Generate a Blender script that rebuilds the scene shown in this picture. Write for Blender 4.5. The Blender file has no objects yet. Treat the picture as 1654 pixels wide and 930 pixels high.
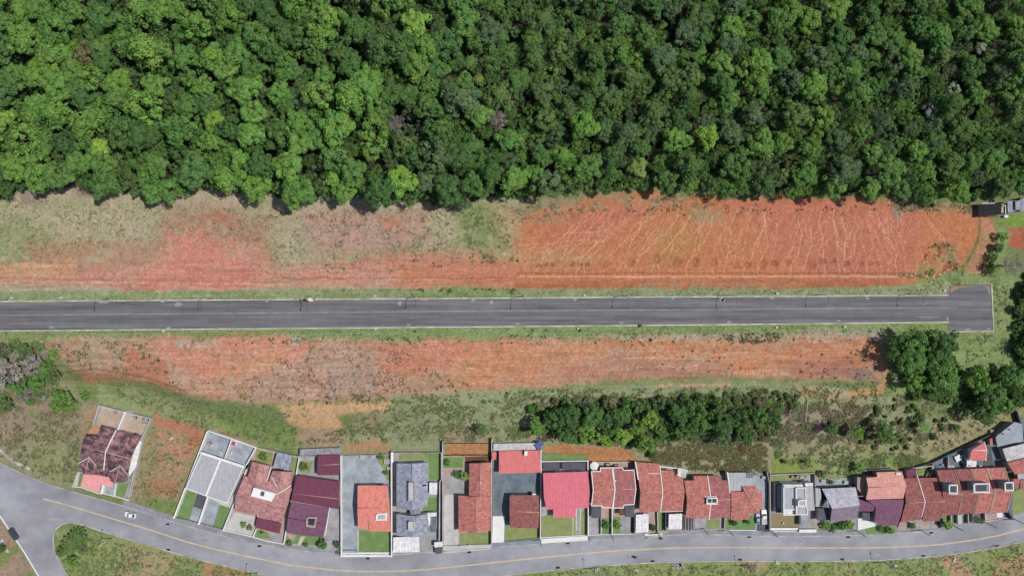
import bpy, math, random
import numpy as np
from mathutils import Vector
random.seed(7); RNG = np.random.default_rng(11)
sc = bpy.context.scene
COL = sc.collection
# ------------------------------------------------------------------ camera, sky, sun, exposure
CH, S = 255.0, 0.2                       # drone height above the street, metres per photo pixel at street level
CX, CY = 827.0, 465.0
cd = bpy.data.cameras.new('camera'); cam = bpy.data.objects.new('camera', cd); COL.objects.link(cam)
cam.location = (0, 0, CH); cam.rotation_euler = (0, 0, 0)
cd.sensor_fit = 'HORIZONTAL'; cd.angle = 2*math.atan(827*S/CH); cd.clip_start = 1; cd.clip_end = 6000
sc.camera = cam
SUN_EL, SUN_AZ = math.radians(63), math.radians(85)      # azimuth clockwise from +Y
sd = Vector((math.cos(SUN_EL)*math.sin(SUN_AZ), math.cos(SUN_EL)*math.cos(SUN_AZ), math.sin(SUN_EL)))
w = bpy.data.worlds.new('World'); sc.world = w; w.use_nodes = True
nt = w.node_tree; bgn = nt.nodes['Background']
sky = nt.nodes.new('ShaderNodeTexSky'); sky.sky_type = 'NISHITA'; sky.sun_disc = False
sky.sun_elevation = SUN_EL; sky.sun_rotation = SUN_AZ
nt.links.new(sky.outputs[0], bgn.inputs[0]); bgn.inputs[1].default_value = 0.09
sl = bpy.data.lights.new('sun', 'SUN'); sl.energy = 4.0; sl.angle = math.radians(0.6); sl.color = (1, .965, .91)
so = bpy.data.objects.new('sun', sl); COL.objects.link(so); so.rotation_euler = (-sd).to_track_quat('-Z', 'Y').to_euler()
so.location = (0, 0, 400)
sc.view_settings.view_transform = 'Standard'; sc.view_settings.look = 'None'
sc.view_settings.exposure = 0.25; sc.view_settings.gamma = 1; sc.view_settings.use_curve_mapping = False
EK = 1.75                                # how bright a flat sunlit surface of albedo 1 shows

# ------------------------------------------------------------------ helpers
def lin(hx, k=1.0):
    c = [int(hx[i:i+2], 16)/255 for i in (0, 2, 4)]
    c = [x/12.92 if x <= .04045 else ((x+.055)/1.055)**2.4 for x in c]
    return [min(.82, x*k/EK) for x in c]
def sstep(a, b, x):
    t = np.clip((x-a)/(b-a), 0, 1); return t*t*(3-2*t)
LAT = RNG.random((256, 256))
def vnoise(x, y):
    xi = np.floor(x).astype(int); yi = np.floor(y).astype(int)
    fx = x-xi; fy = y-yi; fx = fx*fx*(3-2*fx); fy = fy*fy*(3-2*fy)
    a = LAT[xi & 255, yi & 255]; b = LAT[(xi+1) & 255, yi & 255]; c = LAT[xi & 255, (yi+1) & 255]; d = LAT[(xi+1) & 255, (yi+1) & 255]
    return (a*(1-fx)+b*fx)*(1-fy)+(c*(1-fx)+d*fx)*fy
def fbm(x, y, o=4):
    s = 0; a = .5; t = 0
    for i in range(o):
        s = s+a*vnoise(x*2**i+17.3*i, y*2**i+9.1*i); t += a; a *= .55
    return (s/t-.5)*2
TOPX = [-200, 0, 240, 330, 480, 640, 840, 1300, 1420, 1500, 1560, 1654, 1900]
TOPY = [555, 560, 605, 638, 652, 648, 642, 645, 650, 632, 596, 560, 540]
BOTX = [-200, 0, 130, 240, 330, 480, 800, 880, 1000, 1050, 1240, 1400, 1500, 1560, 1654, 1900]
BOTY = [610, 620, 628, 642, 676, 710, 706, 706, 716, 734, 734, 738, 732, 696, 650, 600]
def pxof(X, Y, Z):
    k = CH/(CH-Z)/S; return X*k+CX, CY-Y*k
def height(X, Y):
    X = np.asarray(X, float); Y = np.asarray(Y, float)
    px = X/S*1.012+CX; py = CY-Y/S*1.012
    t = np.interp(px, TOPX, TOPY); b = np.interp(px, BOTX, BOTY)
    z = 4.0*(1-sstep(0, 1, (py-t)/(b-t)))
    return z+6*sstep(32, 95, Y)
def P(px, py, z=0.0):
    k = S*(CH-z)/CH; return Vector(((px-CX)*k, (CY-py)*k, z))
def G(px, py, h=0.0):
    """ground point under something that is h above the ground and seen at photo pixel (px, py)"""
    z = 0.0
    for _ in range(6):
        p = P(px, py, z+h); z = float(height(p.x, p.y))
    return Vector((p.x, p.y, z))
def K(ox, oy, s):
    def f(*a):
        if len(a) == 2 and not isinstance(a[0], (tuple, list)): return (ox+a[0]/s, oy+a[1]/s)
        return [(ox+x/s, oy+y/s) for x, y in a]
    return f
c1 = K(0, 620, 3); c2 = K(250, 680, 4.227); c3 = K(440, 700, 4.429); c4 = K(620, 700, 4.429); c5 = K(780, 700, 4.429)
c6 = K(940, 720, 5.166); c7 = K(1090, 730, 5.8125); c8 = K(1230, 740, 6.643); d1 = K(1360, 720, 5.8125); d2 = K(1480, 660, 4.65)
d3 = K(1400, 500, 3.875); d4 = K(1400, 290, 3.444); d5 = K(1540, 300, 9.3); f6 = K(100, 640, 5.469)

class MB:
    def __init__(s): s.v = []; s.f = []; s.m = []; s.sm = []
    def face(s, pts, m=0, sm=False):
        i = len(s.v); s.v += [tuple(p) for p in pts]; s.f.append(tuple(range(i, i+len(pts)))); s.m.append(m); s.sm.append(sm)
    def slab(s, top, low, m=0):
        top = [Vector(p) for p in top]; low = [Vector(p) for p in low]
        a = sum(top[i].x*top[(i+1) % len(top)].y-top[(i+1) % len(top)].x*top[i].y for i in range(len(top)))
        if a < 0: top.reverse(); low.reverse()
        n = len(top); i0 = len(s.v); s.v += [tuple(p) for p in top]+[tuple(p) for p in low]
        s.f.append(tuple(range(i0, i0+n))); s.f.append(tuple(range(i0+2*n-1, i0+n-1, -1)))
        for i in range(n):
            j = (i+1) % n; s.f.append((i0+i, i0+n+i, i0+n+j, i0+j))
        s.m += [m]*(n+2); s.sm += [False]*(n+2)
    def prism(s, xy, z0, z1, m=0):
        s.slab([(p[0], p[1], z1) for p in xy], [(p[0], p[1], z0) for p in xy], m)
    def box(s, c, size, rz=0, m=0):
        cx, cy, cz = c; hx, hy, hz = size[0]/2, size[1]/2, size[2]/2; co, si = math.cos(rz), math.sin(rz)
        s.prism([(cx+x*co-y*si, cy+x*si+y*co) for x, y in ((-hx, -hy), (hx, -hy), (hx, hy), (-hx, hy))], cz-hz, cz+hz, m)
    def bar(s, a, b, wd, ht, m=0):
        a = Vector(a); b = Vector(b); d = Vector((b.x-a.x, b.y-a.y, 0))
        if d.length < 1e-4: return
        d.normalize(); n = Vector((-d.y, d.x, 0))*wd/2; u = Vector((0, 0, ht))
        a = a-d*wd*.5*.98; b = b+d*wd*.5*.98
        s.slab([a+n+u, a-n+u, b-n+u, b+n+u], [a+n, a-n, b-n, b+n], m)
    def tube(s, pts, rad, n=8, m=0, cap=True):
        pts = [Vector(p) for p in pts]; rings = []
        for i, p in enumerate(pts):
            t = (pts[min(i+1, len(pts)-1)]-pts[max(i-1, 0)]).normalized()
            a = t.orthogonal().normalized() if i == 0 else (pa-t*pa.dot(t)).normalized()
            pa = a; b = t.cross(a); r = rad[i] if hasattr(rad, '__len__') else rad
            i0 = len(s.v); rings.append(i0)
            s.v += [tuple(p+(a*math.cos(2*math.pi*k/n)+b*math.sin(2*math.pi*k/n))*r) for k in range(n)]
        for i in range(len(rings)-1):
            for k in range(n):
                q = (k+1) % n; s.f.append((rings[i]+k, rings[i]+q, rings[i+1]+q, rings[i+1]+k)); s.m.append(m); s.sm.append(True)
        if cap:
            s.f.append(tuple(rings[0]+k for k in reversed(range(n)))); s.f.append(tuple(rings[-1]+k for k in range(n))); s.m += [m, m]; s.sm += [False]*2
    def build(s, name, mats, parent=None, smooth=False):
        if not isinstance(mats, (list, tuple)): mats = [mats]
        org = parent_loc(parent) if parent else Vector((0, 0, 0))
        me = bpy.data.meshes.new(name)
        me.from_pydata([(v[0]-org.x, v[1]-org.y, v[2]-org.z) for v in s.v], [], s.f)
        for m in mats: me.materials.append(m)
        me.polygons.foreach_set('material_index', s.m)
        me.polygons.foreach_set('use_smooth', [bool(x or smooth) for x in s.sm])
        uv = me.uv_layers.new(name='UVMap'); buf = []
        for p in me.polygons:
            n = p.normal
            if abs(n.z) > .999: a = Vector((1, 0, 0)); b = Vector((0, 1, 0))
            else: a = Vector((-n.y, n.x, 0)).normalized(); b = n.cross(a)
            for vi in p.vertices:
                q = me.vertices[vi].co; buf += [q.dot(a), q.dot(b)]
        uv.data.foreach_set('uv', buf)
        o = bpy.data.objects.new(name, me); COL.objects.link(o)
        if parent: o.parent = parent
        return o
def parent_loc(o):
    l = Vector((0, 0, 0))
    while o: l = l+o.location; o = o.parent
    return l
def empty(name, loc, rz=0):
    o = bpy.data.objects.new(name, None); COL.objects.link(o); o.location = loc; o.rotation_euler = (0, 0, rz); o.empty_display_size = .3
    return o
def tag(o, label=None, cat=None, group=None, kind=None):
    if label: o['label'] = label
    if cat: o['category'] = cat
    if group: o['group'] = group
    if kind: o['kind'] = kind
    return o
def copy_tree(o, parent=None):
    c = o.copy(); COL.objects.link(c); c.parent = parent
    for ch in o.children: copy_tree(ch, c)
    return c

# ------------------------------------------------------------------ materials
def newmat(name):
    m = bpy.data.materials.new(name); m.use_nodes = True; t = m.node_tree
    return m, t, t.nodes['Principled BSDF']
def N(t, ty, **kw):
    n = t.nodes.new(ty)
    for k, v in kw.items(): setattr(n, k, v)
    return n
def ramp(t, fac, stops):
    r = N(t, 'ShaderNodeValToRGB'); e = r.color_ramp.elements
    while len(e) < len(stops): e.new(.5)
    for i, (p, c) in enumerate(stops):
        e[i].position = p; e[i].color = (*c, 1) if len(c) == 3 else c
    t.links.new(fac, r.inputs[0]); return r.outputs[0]
def mixc(t, fac, a, b, mode='MIX'):
    n = N(t, 'ShaderNodeMix', data_type='RGBA', blend_type=mode)
    for i, x in ((0, fac), (6, a), (7, b)):
        if hasattr(x, 'is_linked') or isinstance(x, bpy.types.NodeSocket): t.links.new(x, n.inputs[i])
        else: n.inputs[i].default_value = x if i == 0 else (*x, 1)
    return n.outputs[2]
def noise(t, co, sc_, det=3, rough=.6):
    n = N(t, 'ShaderNodeTexNoise'); n.inputs['Scale'].default_value = sc_; n.inputs['Detail'].default_value = det; n.inputs['Roughness'].default_value = rough
    t.links.new(co, n.inputs['Vector']); return n.outputs[0]
def bump(t, b, h, st, dist):
    n = N(t, 'ShaderNodeBump'); n.inputs['Strength'].default_value = st; n.inputs['Distance'].default_value = dist
    t.links.new(h, n.inputs['Height']); t.links.new(n.outputs[0], b.inputs['Normal'])
def surf(name, hx, hx2=None, s1=.35, s2=3.0, k=1.0, rough=.85, bmp=.15, fine=.18, spec=.25, metal=0):
    """mottled surface: two tones in big patches, fine speckle, slight bump"""
    m, t, b = newmat(name); pos = N(t, 'ShaderNodeNewGeometry').outputs['Position']
    c1_ = lin(hx, k); c2_ = lin(hx2, k) if hx2 else [x*.78 for x in c1_]
    f = ramp(t, noise(t, pos, s1, 4), [(.35, (0, 0, 0)), (.65, (1, 1, 1))])
    c = mixc(t, f, c1_, c2_)
    g = noise(t, pos, s2, 3, .7)
    sp = ramp(t, g, [(.25, (1-fine,)*3), (.75, (1+fine,)*3)])
    if fine > .07: c = mixc(t, 1.0, c, ramp(t, noise(t, pos, .8, 6, .8), [(.32, (.86,)*3), (.68, (1.1,)*3)]), 'MULTIPLY')
    c = mixc(t, 1.0, c, sp, 'MULTIPLY')
    t.links.new(c, b.inputs['Base Color']); b.inputs['Roughness'].default_value = rough; b.inputs['Specular IOR Level'].default_value = spec
    b.inputs['Metallic'].default_value = metal
    if bmp: bump(t, b, g, bmp, .05)
    return m
def tiles(name, hx, dirt, amount=.45, pitch=.45, k=1.0, wavy=.22, s=.8, course=.36):
    """clay or fibre roof: rows running down the slope, mottled with lichen and dirt"""
    m, t, b = newmat(name); pos = N(t, 'ShaderNodeNewGeometry').outputs['Position']; uv = N(t, 'ShaderNodeUVMap').outputs[0]
    base = lin(hx, k); dk = lin(dirt, k)
    big = noise(t, pos, s, 5, .75)
    f = ramp(t, big, [(.62-amount*.5, (0, 0, 0)), (.80-amount*.3, (1, 1, 1))])
    c = mixc(t, f, base, dk)
    mp = N(t, 'ShaderNodeMapping'); mp.inputs['Scale'].default_value = (1/pitch, 1/course, 1); t.links.new(uv, mp.inputs[0])
    vor = N(t, 'ShaderNodeTexWhiteNoise', noise_dimensions='2D'); fl = N(t, 'ShaderNodeVectorMath', operation='FLOOR'); t.links.new(mp.outputs[0], fl.inputs[0]); t.links.new(fl.outputs[0], vor.inputs['Vector'])
    c = mixc(t, 1.0, c, ramp(t, vor.outputs['Value'], [(0, (1-wavy*.7,)*3), (1, (1+wavy*.8,)*3)]), 'MULTIPLY')
    sp = noise(t, pos, 2.3, 4, .7)
    c = mixc(t, 1.0, c, ramp(t, sp, [(.3, (.86,)*3), (.7, (1.16,)*3)]), 'MULTIPLY')
    mp3 = N(t, 'ShaderNodeMapping'); mp3.inputs['Scale'].default_value = (1.6, .28, 1); t.links.new(uv, mp3.inputs[0])
    c = mixc(t, 1.0, c, ramp(t, noise(t, mp3.outputs[0], 1, 5, .75), [(.3, (.88,)*3), (.7, (1.11,)*3)]), 'MULTIPLY')
    t.links.new(c, b.inputs['Base Color']); b.inputs['Roughness'].default_value = .9; b.inputs['Specular IOR Level'].default_value = .2
    wv = N(t, 'ShaderNodeTexWave', bands_direction='X'); wv.inputs['Scale'].default_value = 6.283/pitch/20*1.0; t.links.new(uv, wv.inputs['Vector'])
    bump(t, b, wv.outputs['Fac'], .5, .06)
    return m
def plain(name, hx, k=1.0, rough=.6, metal=0, spec=.4):
    return surf(name, hx, hx, k=k, rough=rough, bmp=0, fine=.06, metal=metal, spec=spec)
M = {}
M['white'] = surf('white_paint', 'ffffff', 'f4f0ea', s1=.6, fine=.05, bmp=.03)
M['cream'] = surf('cream_render', 'dcd2c2', 'c4b7a4', fine=.08)
M['mauve'] = surf('mauve_render', 'bca8a8', 'a89496', fine=.06)
M['grey'] = surf('grey_concrete', 'b6b5b8', '9c9a9a', fine=.1)
M['ltgrey'] = surf('light_concrete', 'd6d5d2', 'c2c0bc', fine=.08)
M['slate'] = surf('blue_grey_slab', 'b4bcc5', '949ca4', s1=.3, fine=.08)
M['slate2'] = surf('dark_blue_grey_slab', '838f99', '66727c', s1=.3, fine=.08)
M['dkgrey'] = surf('dark_grey_roof', '66676e', '56575e', fine=.1)
M['tan'] = surf('tan_paving', 'ceb8a4', 'bca692', fine=.08)
M['pink'] = surf('pinkish_paving', 'c4aea4', 'b0998e', fine=.1)
M['lawn'] = surf('lawn', '7f9a62', '70904f', s1=.5, s2=5, fine=.2, bmp=.5)
M['lawn2'] = surf('dry_lawn', '98a368', '88975c', s1=.5, s2=4, fine=.2, bmp=.5)
M['lawn3'] = surf('brown_lawn', 'a08e68', '8c8a5c', s1=.7, s2=4, fine=.22, bmp=.5)
M['earth'] = surf('bare_earth', 'b8906c', '9c8060', s1=.4, fine=.15)
M['brick'] = tiles('brick_red_tiles', 'cf8478', '98645c', .38)
M['brick2'] = tiles('weathered_brick_red_tiles', 'c07876', '8c6260', .44)
M['dkred'] = tiles('dark_red_tiles', 'ac6c68', '80544e', .42)
M['pinkred'] = tiles('rose_tiles', 'd09a96', '986a64', .42)
M['burnt'] = tiles('blackened_rose_tiles', 'cc9a9c', '4c3c42', .70, s=.55)
M['orange'] = tiles('orange_tiles', 'f09484', 'cc7a6a', .3, wavy=.1)
M['salmon'] = tiles('salmon_tiles', 'eaaca0', 'd0907e', .32, wavy=.1)
M['coral'] = tiles('coral_sheet_roof', 'f8acac', 'f0a09e', .3, wavy=.03)
M['rose'] = tiles('rose_pink_sheet_roof', 'ea808e', 'de7482', .3, wavy=.04, pitch=1.0, course=6)
M['redsheet'] = tiles('red_sheet_roof', 'e88482', 'd87472', .3, wavy=.06)
M['maroon'] = tiles('maroon_sheet_roof', '82495e', '764054', .35, wavy=.06)
M['purple'] = tiles('purple_brown_tiles', '8a6078', '765066', .4, wavy=.1)
M['fibre'] = tiles('grey_fibre_cement', 'b0aeb4', '7e7c84', .5, wavy=.12, pitch=.9, course=3)
M['ltfibre'] = tiles('pale_fibre_cement', 'd6d2d4', 'aca8a8', .35, wavy=.06, pitch=.9, course=3)
M['dkfibre'] = tiles('dark_weathered_fibre_cement', 'b0b4c4', '7c8090', .46, wavy=.15, pitch=.9, course=1.1)
M['pale'] = tiles('whitish_weathered_roof', 'd2d0d8', 'a8a6b0', .45, wavy=.08, pitch=.9, course=2)
M['palepurple'] = tiles('faded_purple_roof', '9c8c9c', '847686', .45, wavy=.1)
M['greytile'] = tiles('flat_grey_panels', 'bcbcc1', 'aeaeb3', .3, wavy=.03, pitch=1.2, course=6)
M['whitesheet'] = tiles('white_corrugated_sheet', 'f8f7f8', 'd2d0ce', .4, wavy=.05, pitch=1.0, course=8)
M['cap'] = tiles('pale_ridge_mortar', 'e0b0a8', 'b88880', .35)
M['glass'] = plain('dark_glass', '38424a', rough=.15, spec=.6)
M['wood'] = surf('brown_wood', '7a5a44', '5e4434')
M['metal'] = plain('dark_grey_metal', '55565a', rough=.5)
M['galv'] = plain('pale_concrete_pole', 'd0d0cc', rough=.8)
M['black'] = plain('black_grate', '0c0c0e', rough=.8)
M['shade'] = plain('black_shade_net', '1c1c1e', rough=.9)
M['rubber'] = plain('black_rubber', '1a1a1c', rough=.85)
M['wpaint'] = plain('white_car_paint', 'f4f4f4', rough=.3, spec=.5)
M['dkpaint'] = plain('dark_grey_car_paint', '4a5058', rough=.3, spec=.5)
M['lamp'] = plain('lamp_glass', 'e8e8dc', rough=.25)
M['redlamp'] = plain('red_lamp_glass', 'a02020', rough=.25)
M['blue'] = plain('blue_tarp', '4a62a0', rough=.7)
M['redthing'] = plain('red_plastic', 'c8404c', rough=.6)
M['green'] = plain('green_sheet', '54763f', rough=.8)
M['skin'] = plain('skin', 'b08468', rough=.6)
M['cloth'] = plain('dark_clothes', '2c2e34', rough=.9)
M['bark'] = surf('bark', '8a7c6c', '6c6052', s1=1, fine=.15)
M['palebark'] = surf('pale_dry_wood', 'c4b4a0', 'a29080', s1=1, fine=.15)
# ------------------------------------------------------------------ the ground: one sheet, bare soil, dry grass, scrub
EDGE = [(-120, 318), (0, 325), (15, 322), (35, 303), (75, 313), (130, 298), (180, 310), (240, 320), (258, 326), (300, 312), (330, 306), (380, 314), (440, 318), (490, 335),
        (520, 318), (560, 322), (640, 328), (690, 328), (735, 342), (790, 320), (830, 322), (880, 316), (920, 310), (1000, 308), (1040, 303), (1100, 308), (1200, 318), (1300, 316),
        (1400, 318), (1480, 322), (1560, 326), (1610, 318), (1654, 308), (1800, 300)]
RIN, RIA = np.zeros((940, 1660)), np.zeros((940, 1660))      # light sediment in the rills, dark track lines (photo pixel raster of ground marks)
def stroke(R, pts, wd, val):
    for (x0, y0), (x1, y1) in zip(pts[:-1], pts[1:]):
        n = int(max(abs(x1-x0), abs(y1-y0))*2)+1
        for i in range(n):
            x = x0+(x1-x0)*i/n; y = y0+(y1-y0)*i/n
            r = int(wd*2+2)
            for yy in range(int(y)-r, int(y)+r+1):
                for xx in range(int(x)-r, int(x)+r+1):
                    if 0 <= yy < 940 and 0 <= xx < 1660:
                        q = val*math.exp(-((xx-x)**2+(yy-y)**2)/(wd*wd))
                        if q > R[yy, xx]: R[yy, xx] = q
rr = random.Random(5)
def lean(x): return float(np.interp(x, [830, 930, 1000, 1100, 1200, 1290, 1390, 1450, 1560], [1.5, 1.15, .8, .55, .25, .05, -.12, -.35, -.75]))
def gully(x, y, wd, bias, depth):
    """a rill followed uphill from the ditch; it splits as it climbs"""
    pts = [(x, y)]; top = rr.uniform(334, 398) if depth else rr.uniform(332, 362); m = 0
    while y > top:
        m = m*.7+rr.uniform(-.38, .38); f = .35 if y > 418 else 1; s = rr.uniform(3, 5.5); k = lean(x)*f+m+bias; n_ = math.hypot(1, k); x += s*k/n_*1.0; y -= s/n_; pts.append((x, y)); bias *= .93
        if depth < 4 and rr.random() < .115 and y < 432: gully(x, y, wd*.8, rr.choice([-1, 1])*rr.uniform(.35, .75), depth+1)
    stroke(RIN, pts, max(.35, wd), rr.uniform(.45, .95)*(1 if depth < 2 else .8))
x = 862
while x < 1536: gully(x, 443, rr.uniform(.5, .95), 0, 0); x += rr.uniform(9, 26)
for y0 in (398, 404, 386, 410): stroke(RIN, [(838+i*9, y0+rr.uniform(-2, 2)-i*.9) for i in range(rr.randint(8, 17))], .55, .7)
def wob(x0, x1, y, a, st=12, dy=0): return [(x0+i*st, y+dy*i*st/(x1-x0)+rr.uniform(-a, a)) for i in range(int((x1-x0)/st)+1)]
stroke(RIN, wob(840, 1500, 446.5, .8)+[(1515, 446), (1530, 438), (1540, 431)], 1.3, 1); stroke(RIA, wob(836, 1480, 441.5, 1), .9, .75)
stroke(RIN, wob(520, 840, 452, 1.2), .8, .6); stroke(RIA, wob(440, 830, 449, 1.5), 1.2, .7); stroke(RIA, wob(0, 430, 449, 1, dy=7), .8, .55)
stroke(RIN, wob(0, 470, 455, 2, dy=3), .9, .7); stroke(RIA, wob(300, 440, 438, 1), .8, .5)
for (a, b, y0, y1) in ((1035, 1075, 548, 578), (1075, 1190, 580, 572), (1100, 1235, 582, 563), (970, 1000, 580, 566), (1020, 1130, 592, 592), (720, 800, 625, 612), (740, 830, 590, 612), (1010, 1100, 578, 581),
                       (400, 470, 590, 586), (330, 420, 575, 600), (420, 520, 565, 560), (830, 870, 560, 575), (1395, 1425, 585, 612), (1410, 1440, 330, 395), (1500, 1552, 352, 425), (1245, 1290, 575, 577), (700, 735, 552, 566)):
    n = 9; stroke(RIN, [(a+(b-a)*i/n, y0+(y1-y0)*i/n+rr.uniform(-2, 2)) for i in range(n+1)], .8, .8)
for i in range(46):
    x = rr.uniform(640, 1420); y = rr.uniform(550, 610); n = 6; a = rr.uniform(-.5, .3)
    stroke(RIN, [(x+j*4, y+j*4*a+rr.uniform(-1, 1)) for j in range(n)], .6, rr.uniform(.3, .6))
for i in range(40):
    x = rr.uniform(270, 480); y = rr.uniform(545, 600); a = rr.uniform(-.6, .6)
    stroke(RIN, [(x+j*4, y+j*3*a+rr.uniform(-1, 1)) for j in range(7)], .6, rr.uniform(.3, .6))
stroke(RIA, [(110, 600), (150, 596), (200, 602), (250, 614), (300, 632)], 1.6, .8); stroke(RIA, [(1582, 335), (1583, 365), (1580, 385), (1572, 405), (1560, 425)], 1.5, .85)
stroke(RIN, [(0, 727), (12, 738), (30, 750), (48, 757)], 1.6, .9)
for i in range(26):
    x = 905+i*4.8; y0 = 718+abs(x-960)*.02; stroke(RIA, [(x+3, y0+4), (x+1, y0+12), (x-3, y0+20)], .7, .6)
PITS = [(858+i*11, 427, 5) for i in range(9)]+[(975, 426, 9), (1018, 424, 8), (1060, 418, 8), (1092, 424, 8), (1122, 423, 8), (1152, 425, 8), (1185, 427, 7), (1206, 426, 7), (1232, 425, 8), (1250, 426, 6), (1272, 424, 8), (1310, 427, 9),
        (1325, 424, 7), (1345, 424, 7), (1366, 427, 6), (1387, 426, 7), (1405, 426, 7), (1420, 425, 6)]
DIRT_A = [(-30, 440), (60, 430), (90, 436), (160, 430), (200, 432), (250, 418), (280, 385), (290, 372), (320, 372), (335, 392), (350, 386), (400, 395), (420, 400), (436, 430), (460, 436), (560, 428), (600, 420), (640, 416), (720, 418), (800, 418), (830, 430), (834, 466), (700, 464), (600, 462), (460, 464), (400, 470), (300, 472), (170, 470), (100, 462), (-30, 458)]
DIRT_B = [(812, 447), (826, 432), (818, 424), (832, 410), (824, 396), (836, 384), (822, 372), (828, 358), (812, 350), (846, 340), (870, 338), (905, 328), (960, 318), (1040, 308), (1100, 316), (1200, 322), (1300, 320), (1400, 322), (1480, 330), (1540, 330), (1578, 338), (1578, 385), (1560, 420), (1540, 440), (1500, 452), (1470, 462), (1360, 466), (1180, 468), (1000, 468), (834, 470)]
DIRT_C = [(60, 550), (130, 549), (300, 545), (500, 548), (620, 550), (720, 552), (830, 548), (1000, 548), (1200, 543), (1330, 541), (1420, 540), (1428, 560), (1431, 590), (1420, 612), (1330, 612), (1240, 610), (1130, 606), (1000, 612), (880, 622), (800, 630), (740, 636), (640, 640), (520, 645), (440, 650), (330, 640), (260, 628), (200, 608), (120, 600), (90, 570)]
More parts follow.
